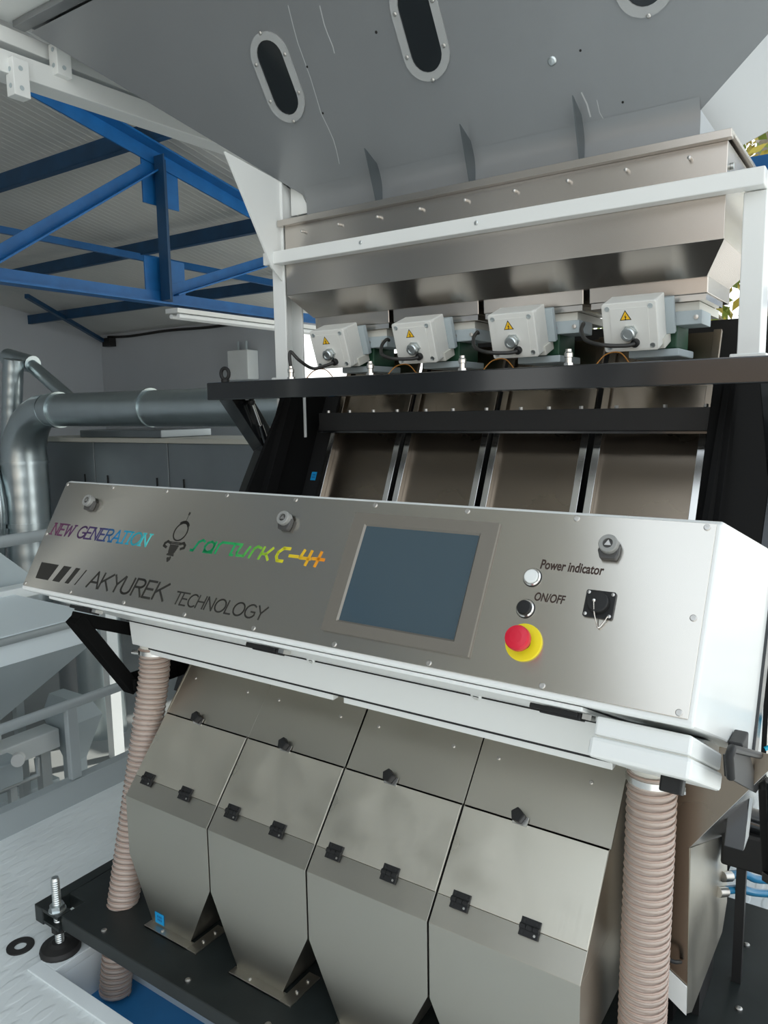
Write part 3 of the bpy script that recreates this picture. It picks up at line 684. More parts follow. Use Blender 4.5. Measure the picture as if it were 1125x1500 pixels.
G = {   # strokes in a cell of height 1; (advance, [polylines])
 'A': (.80, [[(0, 0), (.36, 1), (.72, 0)], [(.13, .34), (.59, .34)]]), 'K': (.72, [[(0, 0), (0, 1)], [(.60, 1), (.02, .42)], [(.20, .58), (.64, 0)]]),
 'Y': (.70, [[(0, 1), (.33, .45), (.33, 0)], [(.66, 1), (.33, .45)]]), 'U': (.74, [[(0, 1), (0, .3)]+arc(.28, .28, .28, .28, 180, 360)+[(.56, .3), (.56, 1)]]),
 'R': (.70, [[(0, 0), (0, 1), (.3, 1)]+arc(.3, .76, .24, .24, 90, -90)+[(0, .52)], [(.28, .52), (.58, 0)]]), 'E': (.62, [[(.48, 1), (0, 1), (0, 0), (.48, 0)], [(0, .52), (.42, .52)]]),
 'T': (.62, [[(0, 1), (.58, 1)], [(.29, 1), (.29, 0)]]), 'C': (.76, [arc(.38, .5, .38, .5, 50, 310, 14)]), 'H': (.74, [[(0, 0), (0, 1)], [(.56, 0), (.56, 1)], [(0, .52), (.56, .52)]]),
 'N': (.76, [[(0, 0), (0, 1), (.58, 0), (.58, 1)]]), 'O': (.92, [arc(.40, .5, .40, .5, 0, 360, 20)]), 'L': (.56, [[(0, 1), (0, 0), (.44, 0)]]),
 'G': (.84, [arc(.40, .5, .40, .5, 50, 330, 14)+[(.72, .46), (.44, .46)]]), 'I': (.40, [[(.16, 0), (.16, 1)]]), 'W': (.96, [[(0, 1), (.2, 0), (.42, .9), (.64, 0), (.84, 1)]]),
}
SERIF = {'N': [(0, 0), (0, 1), (.58, 1)], 'E': [], 'W': [(0, 1), (.84, 1)], 'A': [(0, 0), (.72, 0)], 'T': [(.29, 0)], 'I': [(.16, 0), (.16, 1)], 'R': [(0, 0), (.58, 0)], 'G': []}
def word(txt, u0, u1, v0, hgt, wd, shear, nm, mt, par=fp, serif=False, gap=1.0, w_=W0-.0001, label=None, loc=None):
    tot = sum((G[c][0]*gap if c != ' ' else .45) for c in txt)-.14
    s = (u1-u0)/tot; b = B(); x = 0
    for c in txt:
        if c == ' ': x += .45; continue
        for pl in G[c][1]: ribbon(b, pl, wd, w_, shear=shear, ou=u0+x*s, ov=v0, s=s, sy=hgt)
        if serif:
            for (sx, sy) in SERIF.get(c, []): ribbon(b, [(sx-.13, sy), (sx+.13, sy)], wd*.8, w_, shear=shear, ou=u0+x*s, ov=v0, s=s, sy=hgt)
        x += G[c][0]*gap
    return b.build(nm, mt, par, label=label)
word('AKYUREK', -.556, -.288, .0265, .0385, .0052, .18, 'lettering', 'engrave', label='large dark company name lettering')
word('TECHNOLOGY', -.253, .006, .0250, .0270, .0034, .18, 'lettering', 'engrave', label='smaller dark lettering after the company name')
M['rain_left'] = ramp_x('rain_left', [(0, (.16, .04, .10)), (.3, (.09, .035, .11)), (.55, (.05, .05, .16)), (.68, (.01, .20, .45)), (.85, (.02, .42, .55)), (1, (.10, .62, .60))], -.78, -.40)
M['rain_right'] = ramp_x('rain_right', [(0, (.0, .30, .12)), (.35, (.03, .42, .12)), (.52, (.16, .50, .06)), (.66, (.65, .68, .03)), (.85, (.85, .52, .03)), (1, (.90, .28, .02))], -.256, .115)
word('NEW GENERATION', -.780, -.404, .1425, .0300, .0046, .22, 'lettering', M['rain_left'], serif=True, label='iridescent purple to cyan serif lettering')
b = B(); q = dict(shear=.22, ov=.1465, s=.030)
SAR = [(0, [[(0, .0), (.25, .0), (.42, .75), (.75, .95), (1.0, .85)]]), (1.25, [arc(.45, .45, .45, .45, 0, 360, 8), [(.1, 0), (.95, 0)], [(.9, .9), (.9, 0)]]), (2.55, [[(0, 0), (0, .7), (.2, .95), (.75, .95)]]),
       (3.40, [[(0, .95), (1.3, .95)], [(.62, .95), (.62, .02), (.85, .02)]]), (4.55, [[(.1, .8), (0, .3), (.1, .05), (.75, .05), (.95, .85)]]), (5.85, [[(0, 0), (.1, .75), (.35, .95), (.7, .85)]]), (6.75, [[(0, 0), (.06, .95)], [(.05, .42), (.45, .42), (.85, .95)], [(.45, .42), (.85, 0)]])]
for ox, pls in SAR:
    for pl in pls: ribbon(b, pl, .0056, W0-.0001, shear=.22, ou=-.256+ox*.0300, ov=.1475, s=.0300, sy=.0270)
for ox, pls in ((0, [[(.9, .95), (.35, .95), (0, .6), (.0, .3), (.25, .0), (.75, .0)]]), (1.15, [[(0, .45), (.75, .45)]]), (2.15, [[(.1, .95), (0, .4), (.9, .4)], [(.75, .95), (.75, -.05)]]), (3.25, [[(0, .45), (1.0, .45)], [(.5, .95), (.5, -.05)]])):
    for pl in pls: ribbon(b, pl, .0066, W0-.0001, shear=.22, ou=-.010+ox*.0282, ov=.1485, s=.0282, sy=.0290)
b.build('lettering', M['rain_right'], fp, label='iridescent green to orange model lettering')
# robot emblem: ring head with aerial, shoulders, striped body, feet
b = B(); sh = dict(shear=.12, ou=-.3295, ov=.0, s=1)
ribbon(b, arc(0, .1865, .0205, .0215, 0, 360, 24), .0034, W0-.0001, **sh); ribbon(b, arc(0, .1885, .0200, .0215, 40, 125, 8), .0070, W0-.0001, **sh)
ribbon(b, [(.0012, .212), (.0012, .226)], .0010, W0-.0001, **sh); ribbon(b, [(.0012, .229), (.0012, .233)], .0050, W0-.0001, **sh)
for yy, hw in ((.1605, .016), (.1570, .0135), (.1525, .0125), (.1480, .0120), (.1435, .0110), (.1390, .0098), (.1350, .0080)): ribbon(b, [(-hw, yy), (hw, yy)], .0044 if yy < .156 else .0026, W0-.0001, **sh)
for sg in (-1, 1): ribbon(b, [(sg*.016, .158), (sg*.026, .161), (sg*.033, .156), (sg*.033, .150), (sg*.024, .147)], .0060, W0-.0001, **sh)
ribbon(b, [(-.010, .131), (.010, .130)], .0045, W0-.0001, **sh); ribbon(b, [(-.003, .122), (.001, .116)], .006, W0-.0001, **sh); ribbon(b, [(.004, .125), (.004, .119)], .005, W0-.0001, **sh)
b.build('emblem', 'engrave', fp, label='small dark robot shaped emblem')
b = B()
for poly in (((-.766, .0665), (-.692, .0665), (-.711, .0240), (-.764, .0240)), ((-.670, .0664), (-.6395, .0664), (-.6635, .0245), (-.6925, .0245)), ((-.6205, .0664), (-.6035, .0664), (-.626, .0250), (-.6415, .025)), ((-.5805, .065), (-.5765, .065), (-.599, .025), (-.6030, .025))):
    b.prism([PF(u, v, W0-.0001) for u, v in poly], pn*.0004)
b.build('logo_bars', 'engrave', fp, label='four slanted dark bars of the company logo')
def fontword(txt, u0, v0, width, capw, nm, mt, sheary=.12, lab=None, off=.024):
    cu = bpy.data.curves.new(nm, 'FONT'); cu.body = txt; cu.size = 1; cu.extrude = 0; cu.offset = off; cu.shear = sheary; cu.resolution_u = 4
    to = bpy.data.objects.new('tmp', cu); COL.objects.link(to); bpy.context.view_layer.update()
    me = to.evaluated_get(bpy.context.evaluated_depsgraph_get()).to_mesh()
    vs = [v.co.copy() for v in me.vertices]; fs = [tuple(p.vertices) for p in me.polygons]
    to.to_mesh_clear(); bpy.data.objects.remove(to); bpy.data.curves.remove(cu)
    xa, xb = min(p.x for p in vs), max(p.x for p in vs)
    s = width/(xb-xa); sv_ = capw/.70
    b = B(); b.add([PF(u0+(p.x-xa)*s, v0+p.y*sv_, W0+.0003) for p in vs], fs); return b.build(nm, mt, fp, label=lab)
fontword('Power indicator', .5490, .1915, .104, .0155, 'lettering', 'print_brown', .10, 'dark brown lettering beside the indicator lamp')
fontword('ON/OFF', .5505, .1375, .051, .0135, 'lettering', 'print_brown', .14, 'dark brown lettering beside the black button')

# junction box under the console's right end
t = thing('junction_box', 'white plastic junction box screwed under the right end of the console', 'junction box', (.74, 0, .83))
d = V((0, .236, -.121)).normalized(); n_ = V((0, -d.z, d.y))*-1    # along slope, pointing down
n_ = V((0, d.z, -d.y)) if n_.z > 0 else n_
A0 = V((0, -.108, 1.004))
def jb(x0, x1, s0, s1, h0, h1):
    b = B(); b.prism([A0+EX*x0+d*s0+n_*h0, A0+EX*x1+d*s0+n_*h0, A0+EX*x1+d*s1+n_*h0, A0+EX*x0+d*s1+n_*h0], n_*(h1-h0)); return b
jb(.672, .808, 0, .262, .002, .030).build('base', 'white_plastic', t, bevel=.004)
jb(.676, .804, .004, .258, .0295, .0325).build('seal', 'cream_plastic', t)
jb(.668, .812, -.004, .266, .032, .062).build('lid', 'white_plastic', t, bevel=.006)
b = B(); c = A0+EX*.775+d*.075+n_*.066
b.prism([c+EX*-.016-d*.012-n_*.006, c+EX*.016-d*.012-n_*.006, c+EX*.016+d*.012-n_*.006, c+EX*-.016+d*.012-n_*.006], n_*.024); b.build('cable_entry', 'black_plastic', t, bevel=.003, label='black cable entry')

# ------------------------------------------------------------ black machine frame
t = thing('black_gantry', 'glossy black steel frame with wide cross beam and side cheeks', 'frame', (0, .8, .125))
b = B(); b.box(-.868, 1.20, .585, .665, 1.500, 1.556); b.build('cross_beam', 'black_paint', t, bevel=.003)
for sgn in (-1, 1):
    xo = .80*sgn
    b = B(); b.prism([(xo-.03, .60, 1.500), (xo-.03, .70, 1.500), (xo-.03, .83, 1.335), (xo-.03, .78, 1.29)], (.06, 0, 0)); b.build('strut', 'black_paint', t, bevel=.002)
    b = B(); b.prism([(xo-.018, .76, 1.36), (xo-.018, .83, 1.36), (xo-.018, .63, 1.05), (xo-.018, .40, .60), (xo-.018, .34, .60), (xo-.018, .57, 1.05)], (.036, 0, 0)); b.build('side_bar', 'black_paint', t, bevel=.002)
    x = .675*sgn
    b = B(); b.prism([(x, .79, 1.57), (x, 1.75, 1.57), (x, 1.75, .13), (x, .40, .13), (x, .40, .60), (x, .545, 1.19)], (.012*sgn, 0, 0)); b.build('side_cheek', 'black_satin', t)
    b = B(); b.bar((x+.0*sgn, .775, 1.50), (x, .36, .58), .05, .05, up=(1, 0, 0)); b.build('cheek_edge', 'black_satin', t, bevel=.002)
    # front facing black infill beside the chutes
    b = B(); b.prism([(sgn*.615, .985, 1.55), (sgn*.68, .985, 1.55), (sgn*.68, .68, .86), (sgn*.615, .68, .86)], (0, .01, 0)); inf = b.build('infill', 'black_matte', t)
sd = V((0, -.443, -1)).normalized(); sn = V((0, -1, .443)).normalized()
for (x, z) in ((.642, 1.233), (-.640, 1.238)):
    y = .985-(1.55-z)*.442; sticker_part(V((x, y-.004, z)), EX, -sd, sn, t, wd=.022, ht=.03)
B().box(-.62, .655, .855, .885, 1.392, 1.452).build('chute_cross_bar', 'black_matte', t, bevel=.002)
b = B(); b.box(-.62, .655, .847, .857, 1.386, 1.392); b.build('cross_bar_lip', 'black_paint', t)
for k in range(13):
    x = -.60+k*.1; 
    B().hexnut((x+random.uniform(-.015, .015), .868, 1.452), EZ, .006, .008).build('bolt', 'screw_steel', t)
B().box(-.68, .68, 1.72, 1.75, .13, 1.75).build('back_plate', 'black_matte', t)
# brown-grey back sheets seen between the terminal boxes
# lifting eye
b = B(); b.lathe([(.014, 0), (.014, .010), (.008, .012), (0, .012)], (-.822, .625, 1.556), EZ, 14)
b.tube([(-.822+.014*math.cos(a), .625+.004*math.cos(a), 1.585+.018*math.sin(a)) for a in [k*2*math.pi/18-1.57 for k in range(19)]], .006, 8); b.build('lifting_eye', 'black_plastic', t)
# lower bracket left under console
b = B()
b.bar((-.79, .00, .917), (-.79, .30, .79), .035, .035, up=(1, 0, 0)); b.bar((-.79, .00, .917), (-.79, .17, .665), .035, .045, up=(1, 0, 0)); b.bar((-.79, .155, .685), (-.79, .42, .68), .035, .07, up=(1, 0, 0)); b.bar((-.79, .40, .13), (-.79, .40, .80), .04, .05, up=(0, 1, 0))
b.build('console_bracket', 'black_satin', t, bevel=.002)
B().bar((-.665, .30, .62), (-.665, .38, .86), .03, .05, up=(1, 0, 0)).build('rear_brace', 'black_matte', t)
o = thing('gas_spring', 'thin black gas spring between the beam end and the left side frame', 'gas spring', (-.745, .70, 1.27))
B().cyl((-.752, .672, 1.492), (-.752, .715, 1.40), .005, 10).build('rod', 'rail_steel', o)
B().cyl((-.752, .708, 1.415), (-.752, .775, 1.265), .0095, 12).build('cylinder', 'black_paint', o)
for p in ((-.752, .671, 1.492), (-.752, .777, 1.262)): B().sphere(p, .012, 10).build('ball_joint', 'black_plastic', o)

# ------------------------------------------------------------ chutes
CH0 = V((0, .9285, 1.377))    # a point of the chute surface
def make_chute(x):
    t = thing('chute', '', 'chute', (x, .93, 1.377), 'sorting chutes')
    up_ = -sd
    def CP(dx, s_, h): return CH0+EX*(x+dx)+up_*s_+sn*h
    b = B(); b.prism([CP(-.128, -.62, 0), CP(.128, -.62, 0), CP(.128, .30, 0), CP(-.128, .30, 0)], -sn*.003); b.build('trough_plate', 'chute_steel', t)
    for sg in (-1, 1):
        b = B(); x0, x1 = sorted((sg*.126, sg*.146)); b.prism([CP(x0, -.62, 0), CP(x1, -.62, 0), CP(x1, .055, 0), CP(x0, .055, 0)], sn*.022); b.build('side_rail', 'rail_steel', t, bevel=.001)
        b = B(); b.prism([CP(x0, .07, 0), CP(x1, .07, 0), CP(x1, .30, 0), CP(x0, .30, 0)], sn*.014); b.build('upper_rail', 'chute_steel', t, bevel=.001)
        b = B(); b.prism([CP(x0+.002, .035, .022), CP(x1-.002, .035, .022), CP(x1-.002, .048, .022), CP(x0+.002, .048, .022)], sn*.004); b.build('rail_clip', 'rail_steel', t)
    b = B(); b.prism([CP(-.126, .052, .0), CP(.126, .052, .0), CP(.126, .066, .0), CP(-.126, .066, .0)], sn*.004); b.build('top_seam', 'rail_steel', t)
    return t
c0 = make_chute(-.465); c0['label'] = 'brownish steel chute with bright side rails, leftmost of four, beside the black cheek'
for i, l in enumerate(('brownish steel chute with bright side rails, second from left', 'brownish steel chute with bright side rails, third from left, above the touchscreen right edge', 'greyer steel chute with bright side rails, rightmost of four, beside the blue sticker')): dup(c0, (.31*(i+1), 0, 0), l)

# ------------------------------------------------------------ feeder trays
def make_feeder(x):
    t = thing('feeder_tray', '', 'feeder', (x, .95, 1.72), 'vibrating feeder trays')
    b = B(); b.prism([(x-.147, .838, 1.795), (x-.147, 1.12, 1.795), (x-.147, 1.12, 1.727), (x-.147, .842, 1.727)], (.294, 0, 0)); b.build('tray', 'hopper_steel', t, grain=(EX, EZ), bevel=.002)
    b = B(); b.box(x-.143, x+.143, .845, 1.05, 1.712, 1.7265); b.build('tray_flange', 'rail_steel', t)
    b = B(); b.box(x+.03, x+.125, .86, 1.10, 1.690, 1.711); b.build('under_plate', 'cream_plastic', t)
    b = B(); b.box(x+.055, x+.135, .845, .95, 1.655, 1.689); p = b.build('clamp_plate', 'grey_steel', t, bevel=.002)
    for dx in (.068, .122): B().lathe([(.006, 0), (.006, .004), (0, .005)], (x+dx, .845, 1.672), -EY, 8).build('screw', 'screw_steel', p)
    B().box(x-.05, x+.075, .86, .98, 1.600, 1.689).build('vibrator', 'green', t, bevel=.004)
    B().box(x-.04, x+.085, .84, 1.0, 1.580, 1.599).build('vibrator_base', 'grey_steel', t, bevel=.003)
    for dx in (-.03, .0, .05): B().cyl((x+dx, .90, 1.545), (x+dx, .90, 1.573), .008, 8).build('spring_leg', 'copper' if dx == 0 else 'black_matte', t)
    return t
f0 = make_feeder(-.465); f0['label'] = 'stainless feeder tray under the hopper, leftmost of four'
for i, l in enumerate(('stainless feeder tray under the hopper, second from left', 'stainless feeder tray under the hopper, third from left', 'stainless feeder tray under the hopper, rightmost of four, with open end in view')): dup(f0, (.31*(i+1), 0, 0), l)

# ------------------------------------------------------------ terminal boxes with warning signs
tb_t = R(20); bu = V((0, -math.sin(tb_t), math.cos(tb_t))); bn = V((0, -math.cos(tb_t), -math.sin(tb_t)))
def make_box(x):
    cx = x-.009; O = V((cx, .739, 1.649))
    t = thing('terminal_box', '', 'electrical box', (cx, .78, 1.58), 'feeder terminal boxes')
    def P(a, c, h): return O+EX*a+bu*c+bn*h
    def slab(hw, hh, h0, h1, r=.006):
        b = B(); b.prism([P(px, py, h0) for px, py in rr(0, 0, hw, hh, r)], bn*(h1-h0)); return b
    slab(.0655, .060, -.080, -.022, .004).build('box_body', 'box_plastic', t, bevel=.002)
    lid = slab(.0665, .061, -.021, 0, .007).build('lid', 'box_plastic', t, bevel=.0025)
    b = B(); b.prism([P(px, py, 0) for px, py in rr(0, -.004, .046, .051, .004)], bn*.0012); b.build('lid_field', 'box_plastic', lid)
    for sx in (-1, 1):
        for sy in (-1, 1):
            o = O+EX*(sx*.052)+bu*(sy*.048); b = B(); b.lathe([(.0062, 0), (.0062, .0015), (.0045, .0015), (.0045, .0005), (0, .0005)], o, bn, 14); b.build('lid_screw', 'zinc', lid)
    tx, ty, h = -.008, .026, .0014
    def tri(r, hh, col, nm, par):
        b = B(); b.prism([P(tx+r*math.cos(a), ty+r*math.sin(a), hh) for a in (R(90), R(210), R(330))], bn*.0004); return b.build(nm, col, par)
    ws = tri(.0165, h, 'print_black', 'warning_sign', t); ws['label'] = 'yellow and black triangle with lightning bolt'
    tri(.0130, h+.0004, 'sign_yellow', 'sign_field', ws)
    b = B()
    b.prism([P(tx+px*.0105, ty-.001+py*.0105, h+.0008) for px, py in ((.12, .80), (-.22, .0), (.02, .02), (-.10, -.42), (-.20, -.34), (-.06, -.72), (.18, -.38), (.06, -.36), (.28, .18), (.04, .16))], bn*.0003); b.build('bolt_symbol', 'print_black', ws)
    # metal gland plug
    gx, gy = .0, -.013
    b = B(); b.hexnut(P(gx, gy, .001), bn, .0190, .008, .2); b.lathe([(.0150, .009), (.0150, .014), (.0165, .015), (.0165, .023), (.0140, .026), (.009, .026), (.009, .0235), (0, .0235)], P(gx, gy, 0), bn, 22); b.build('gland', 'zinc', t)
    b = B(); b.lathe([(.0105, 0), (.0105, .010), (.007, .012), (0, .012)], P(gx+.012, gy-.026, .001), bn, 14); b.build('cable_boot', 'black_plastic', t)
    b = B(); b.prism([P(px, py, -.1) for px, py in ((-.04, -.07), (.07, -.07), (.07, -.045), (-.04, -.045))], bn*.06); b.build('mounting_foot', 'cream_plastic', t, bevel=.002)
    b = B(); b.prism([P(px, py, -.098) for px, py in ((.045, -.045), (.085, -.045), (.085, .045), (.045, .045))], bn*.018); b.build('side_bracket', 'grey_steel', t, bevel=.002)
    return t
b0 = make_box(-.465); b0['label'] = 'white terminal box with electric warning triangle, leftmost of four, beside the left white post'
for i, l in enumerate(('white terminal box with electric warning triangle, second from left', 'white terminal box with electric warning triangle, third from left', 'white terminal box with electric warning triangle, rightmost of four, largest in view')): dup(b0, (.31*(i+1), 0, 0), l)
# cables and cable glands on the cross beam
GL = (-.538, -.241, .055, .345)
nm4 = ('leftmost', 'second from left', 'third from left', 'rightmost')
for i in range(4):
    x = -.465+.31*i; gx = GL[i]
    O = V((x-.009, .739, 1.649)); e = O+EX*.012+bu*-.039+bn*.013
    gt = thing('cable_gland', 'silver cable gland standing on the black cross beam, %s of four' % nm4[i], 'cable gland', (gx, .625, 1.556), 'cable glands on the cross beam')
    b = B(); b.hexnut((gx, .625, 1.5562), EZ, .012, .007); b.lathe([(.0085, .006), (.0085, .020), (.0105, .021), (.0105, .030), (.0075, .034), (.0075, .040), (0, .040)], (gx, .625, 1.556), EZ, 14); b.build('gland_body', 'rail_steel', gt)
    if i == 0:
        pts = [e, e+V((-.02, -.012, -.008)), e+V((-.06, -.03, -.016)), (gx+.012, .65, 1.615), (gx-.006, .635, 1.640), (gx-.006, .627, 1.625), (gx, .625, 1.592)]
    else:
        X_ = x-.155
        pts = [e, e+V((-.018, -.014, -.004)), (X_+.095, .70, 1.606), (X_+.045, .72, 1.622), (X_+.015, .765, 1.652), (X_+.008, .80, 1.672), (X_-.008, .838, 1.674)]
    o = B().tube(smooth_path(pts, 8), .0052, 10).build('power_cable', 'cable'); tag(o, 'black cable running from the %s terminal box towards the left' % nm4[i], 'cable', 'terminal box cables')
for i in range(4):
    x = -.465+.31*i-.06
    o = B().tube(smooth_path([(x-.02, .70, 1.557), (x, .72, 1.585), (x+.03, .74, 1.588), (x+.05, .76, 1.557)], 6), .0016, 6).build('sensor_wire', 'orange'); tag(o, 'thin orange wire arching behind the beam under the %s terminal box' % nm4[i], 'wire', 'orange sensor wires')

# ------------------------------------------------------------ stainless hopper
t = thing('feed_hopper', 'stainless steel feed hopper with folded lip behind the white crossbar', 'hopper', (0, .95, 1.76))
HG = (EX, EZ)
b = B(); b.hexa([(-.611, .83, 1.765), (.611, .83, 1.765), (.611, 1.10, 1.765), (-.611, 1.10, 1.765), (-.660, .757, 1.832), (.660, .757, 1.832), (.660, 1.20, 1.832), (-.660, 1.20, 1.832)]); b.build('lower_taper', 'hopper_steel', t, grain=(EX, EY))
b = B(); b.box(-.660, .660, .757, 1.20, 1.8325, 2.046); b.build('body', 'hopper_steel', t, grain=HG, bevel=.0012)
b = B(); b.box(-.671, .671, .734, .757, 2.0455, 2.064); b.box(-.671, .671, .757, 1.21, 2.055, 2.064); b.build('lip', 'hopper_steel', t, grain=HG, bevel=.001)
for k in range(9):
    x = -.58+k*.145; b = B(); b.lathe([(.0045, 0), (.0045, .014), (0, .016)], (x, .757, 2.022), V((0, -1, -.1)), 10); b.build('screw', 'screw_steel', t)
for x in (-.31, 0, .31): B().prism([(x-.012, .80, 1.80), (x+.012, .80, 1.80), (x+.004, .86, 1.762), (x-.004, .86, 1.762)], (0, .03, -.02)).build('outlet_divider', 'black_matte', t)
B().lathe([(.008, 0), (.008, .006), (0, .007)], (.6605, .80, 2.0), EX, 10).build('side_bolt', 'zinc', t)

# ------------------------------------------------------------ white support frame
t = thing('white_support_frame', 'white painted tube frame carrying the hopper and funnel', 'frame', (0, .9, 1.556))
B().box(-.7205, .745, .715, .755, 1.928, 1.967).build('front_bar', 'white_paint', t, bevel=.003)
for x in (-.33, .05): B().lathe([(.0055, 0), (.0055, .003), (.003, .004), (0, .004)], (x, .715, 1.948), -EY, 12).build('bolt', 'zinc', t)
for sgn in (-1, 1):
    x0, x1 = (-.7195, -.668) if sgn < 0 else (.697, .7445)
    b = B(); b.box(x0, x1, .757, .765, 1.37 if sgn < 0 else 1.557, 2.26 if sgn < 0 else 1.927); b.box(x1-.006 if sgn > 0 else x0, x1 if sgn > 0 else x0+.006, .7655, .84, 1.37 if sgn < 0 else 1.557, 2.26 if sgn < 0 else 1.927)
    b.box(x0, x1, .84, .848, 1.37 if sgn < 0 else 1.557, 2.26 if sgn < 0 else 1.927); b.build('post', 'white_paint', t, bevel=.002)
    B().box(x0, x1, .756, 1.75, 1.929, 1.966).build('side_bar', 'white_paint', t, bevel=.003)
    b = B(); b.box(x0-.0, x1, 1.70, 1.76, 1.60, 1.93); b.build('rear_post', 'white_paint', t, bevel=.003)
    B().box(x0-.015, x1+.015, .750, .86, 1.5565, 1.572).build('post_foot', 'white_paint', t, bevel=.003)
    b = B(); b.prism([(sgn*.682, .521, 2.221), (sgn*.682, .748, 2.192), (sgn*.682, .92, 2.15), (sgn*.682, 1.0, 2.05), (sgn*.682, .756, 1.88), (sgn*.682, .709, 1.915)], (sgn*-.006, 0, 0)); b.build('gusset_plate', 'white_paint', t) if sgn < 0 else None
    if sgn < 0: B().prism([(-.667, .80, 2.09), (-.667, .80, 2.20), (-.626, .80, 2.163), (-.603, .80, 2.12), (-.597, .80, 2.09)], (0, .004, 0)).build('corner_plate', 'white_paint', t)
    if sgn < 0: B().lathe([(.008, 0), (.008, .006), (0, .007)], (-.694, .757, 2.205), -EY, 10).build('bolt', 'zinc', t)

# ------------------------------------------------------------ grey funnel above
FB = V((.592, .79, 2.1345)); FT = V((1.422, .405, 2.707))
t = thing('grey_funnel', 'large grey painted sheet steel funnel overhanging the stainless hopper', 'funnel', (0, .9, 2.05))
slope = (V((0, FT.y, FT.z))-V((0, FB.y, FB.z))).normalized(); fN = V((0, -slope.z, slope.y)) 
fN = V((0, -abs(slope.z), -abs(slope.y)))     # outward: towards viewer and down
fN = slope.cross(EX).normalized(); fN = fN if fN.y < 0 else -fN
TW = .010
BK = 1.15; BKT = 1.85
b = B()
fr = [V((-FB.x, FB.y, FB.z)), FB, FT, V((-FT.x, FT.y, FT.z))]
b.prism(fr, -fN*.004); b.build('front_sheet', 'grey_paint', t)
# rounded bend and vertical neck band
C0 = V((0, FB.y, FB.z)); b = B(); arcp = []
for k in range(9):
    q = k/8; a = C0+slope*.03+fN*.0008; p = C0+fN*.0015; c = C0-EZ*.03-EY*.001
    arcp.append(a*(1-q)**2+p*2*q*(1-q)+c*q*q)
arcp.append(V((0, FB.y-.001, 2.05)))
vs = [p-EX*FB.x for p in arcp]+[p+EX*FB.x for p in arcp]; n = len(arcp)
b.add(vs, [(i, i+1, n+i+1, n+i) for i in range(n-1)], True); b.build('neck_band', 'grey_paint', t)
for sgn in (-1, 1):
    q = [V((sgn*FB.x, FB.y, FB.z)), V((sgn*FT.x, FT.y, FT.z)), V((sgn*FT.x, BKT, FT.z)), V((sgn*FB.x, BK, FB.z))]
    b = B(); b.prism(q, V((-sgn*.004, 0, .003))); b.build('side_sheet', 'lit_grey_paint', t)  # side brightened by colour for the light from outside
    q = [V((sgn*FB.x, FB.y, 2.05)), V((sgn*FB.x, FB.y, FB.z)), V((sgn*FB.x, BK, FB.z)), V((sgn*FB.x, BK, 2.066))]
    b = B(); b.prism(q, V((-sgn*.004, 0, 0))); b.build('neck_side', 'lit_grey_paint', t)
b = B(); b.prism([V((-FB.x, BK, FB.z)), V((FB.x, BK, FB.z)), V((FT.x, BKT, FT.z)), V((-FT.x, BKT, FT.z))], V((0, .004, 0))); b.build('rear_sheet', 'grey_paint', t)
# rim rail along the top edge and vertical bin wall above it
b = B(); b.box(-1.45, 1.45, .360, .402, 2.712, 2.732); b.build('rim_fold', 'grey_paint', t, bevel=.002)
b = B(); b.box(-1.48, 1.48, .25, .395, 2.735, 2.86); b.build('rim_beam', 'white_paint', t, bevel=.004)
b = B(); b.box(-1.45, 1.45, .405, 1.86, 2.733, 2.74); b.build('top_sheet', 'grey_paint', t)
# gusset fins in the bend
for x in (-.303, .006, .314):
    b = B(); b.prism([V((x, .702, 2.203)), V((x, .757, 2.066)), V((x, .80, 2.066)), V((x, .791, 2.13)), C0+slope*.05+EX*x]
, (.003, 0, 0)); b.build('stiffener_fin', 'fin_steel', t)
# sight windows (stadium shaped, acrylic frame, dark inside)
def FP(x, s_, h): return V((x, FB.y, FB.z))+slope*s_+fN*h
def stadium(cx, cs, hw, hl, n=12):
    o = []
    for k in range(n+1): a = math.pi*k/n; o.append((cx+hw*math.cos(a), cs+hl+hw*math.sin(a)))
    for k in range(n+1): a = math.pi+math.pi*k/n; o.append((cx+hw*math.cos(a), cs-hl+hw*math.sin(a)))
    return o
for (cx, lab) in ((-.529, ''), (-.050, ''), (.503, '')):
    cs_ = .337
    O_ = stadium(cx, cs_, .066, .054); I_ = stadium(cx, cs_, .045, .054); n = len(O_); b = B()
    l0 = [FP(x, s_, .0008) for x, s_ in O_]; l1 = [FP(x, s_, .0065) for x, s_ in O_]; l2 = [FP(x, s_, .0065) for x, s_ in I_]; l3 = [FP(x, s_, .0008) for x, s_ in I_]
    b.add(l0+l1+l2+l3, [(r_*n+i, r_*n+(i+1) % n, (r_+1)*n+(i+1) % n, (r_+1)*n+i) for r_ in range(3) for i in range(n)])
    wf = b.build('sight_window_frame', 'acrylic', t, label='clear acrylic oval window frame')
    b = B(); b.prism([FP(x, s_, .0006) for x, s_ in I_], fN*.0012); b.build('window_pane', 'window_dark', wf)
    b = B(); b.prism([FP(cx+dx, cs_+ds, .0019) for dx, ds in ((-.040, .040), (.042, .050), (.042, .053), (-.040, .043))], fN*.0006); b.build('pane_reflection_strip', 'scratch', wf) if False else None
    for (dx, ds) in ((0, .118), (-.055, .05), (.055, .05), (-.055, -.05), (.055, -.05), (0, -.118)):
        B().lathe([(.005, 0), (.005, .002), (.003, .0035), (0, .0035)], FP(cx+dx, cs_+ds, .0066), fN, 10).build('screw', 'screw_steel', wf)
for (x, s_) in ((.269, .184),): B().lathe([(.011, 0), (.011, .002), (.008, .005), (0, .006)], FP(x, s_, .0005), fN, 14).build('bolt', 'zinc', t)
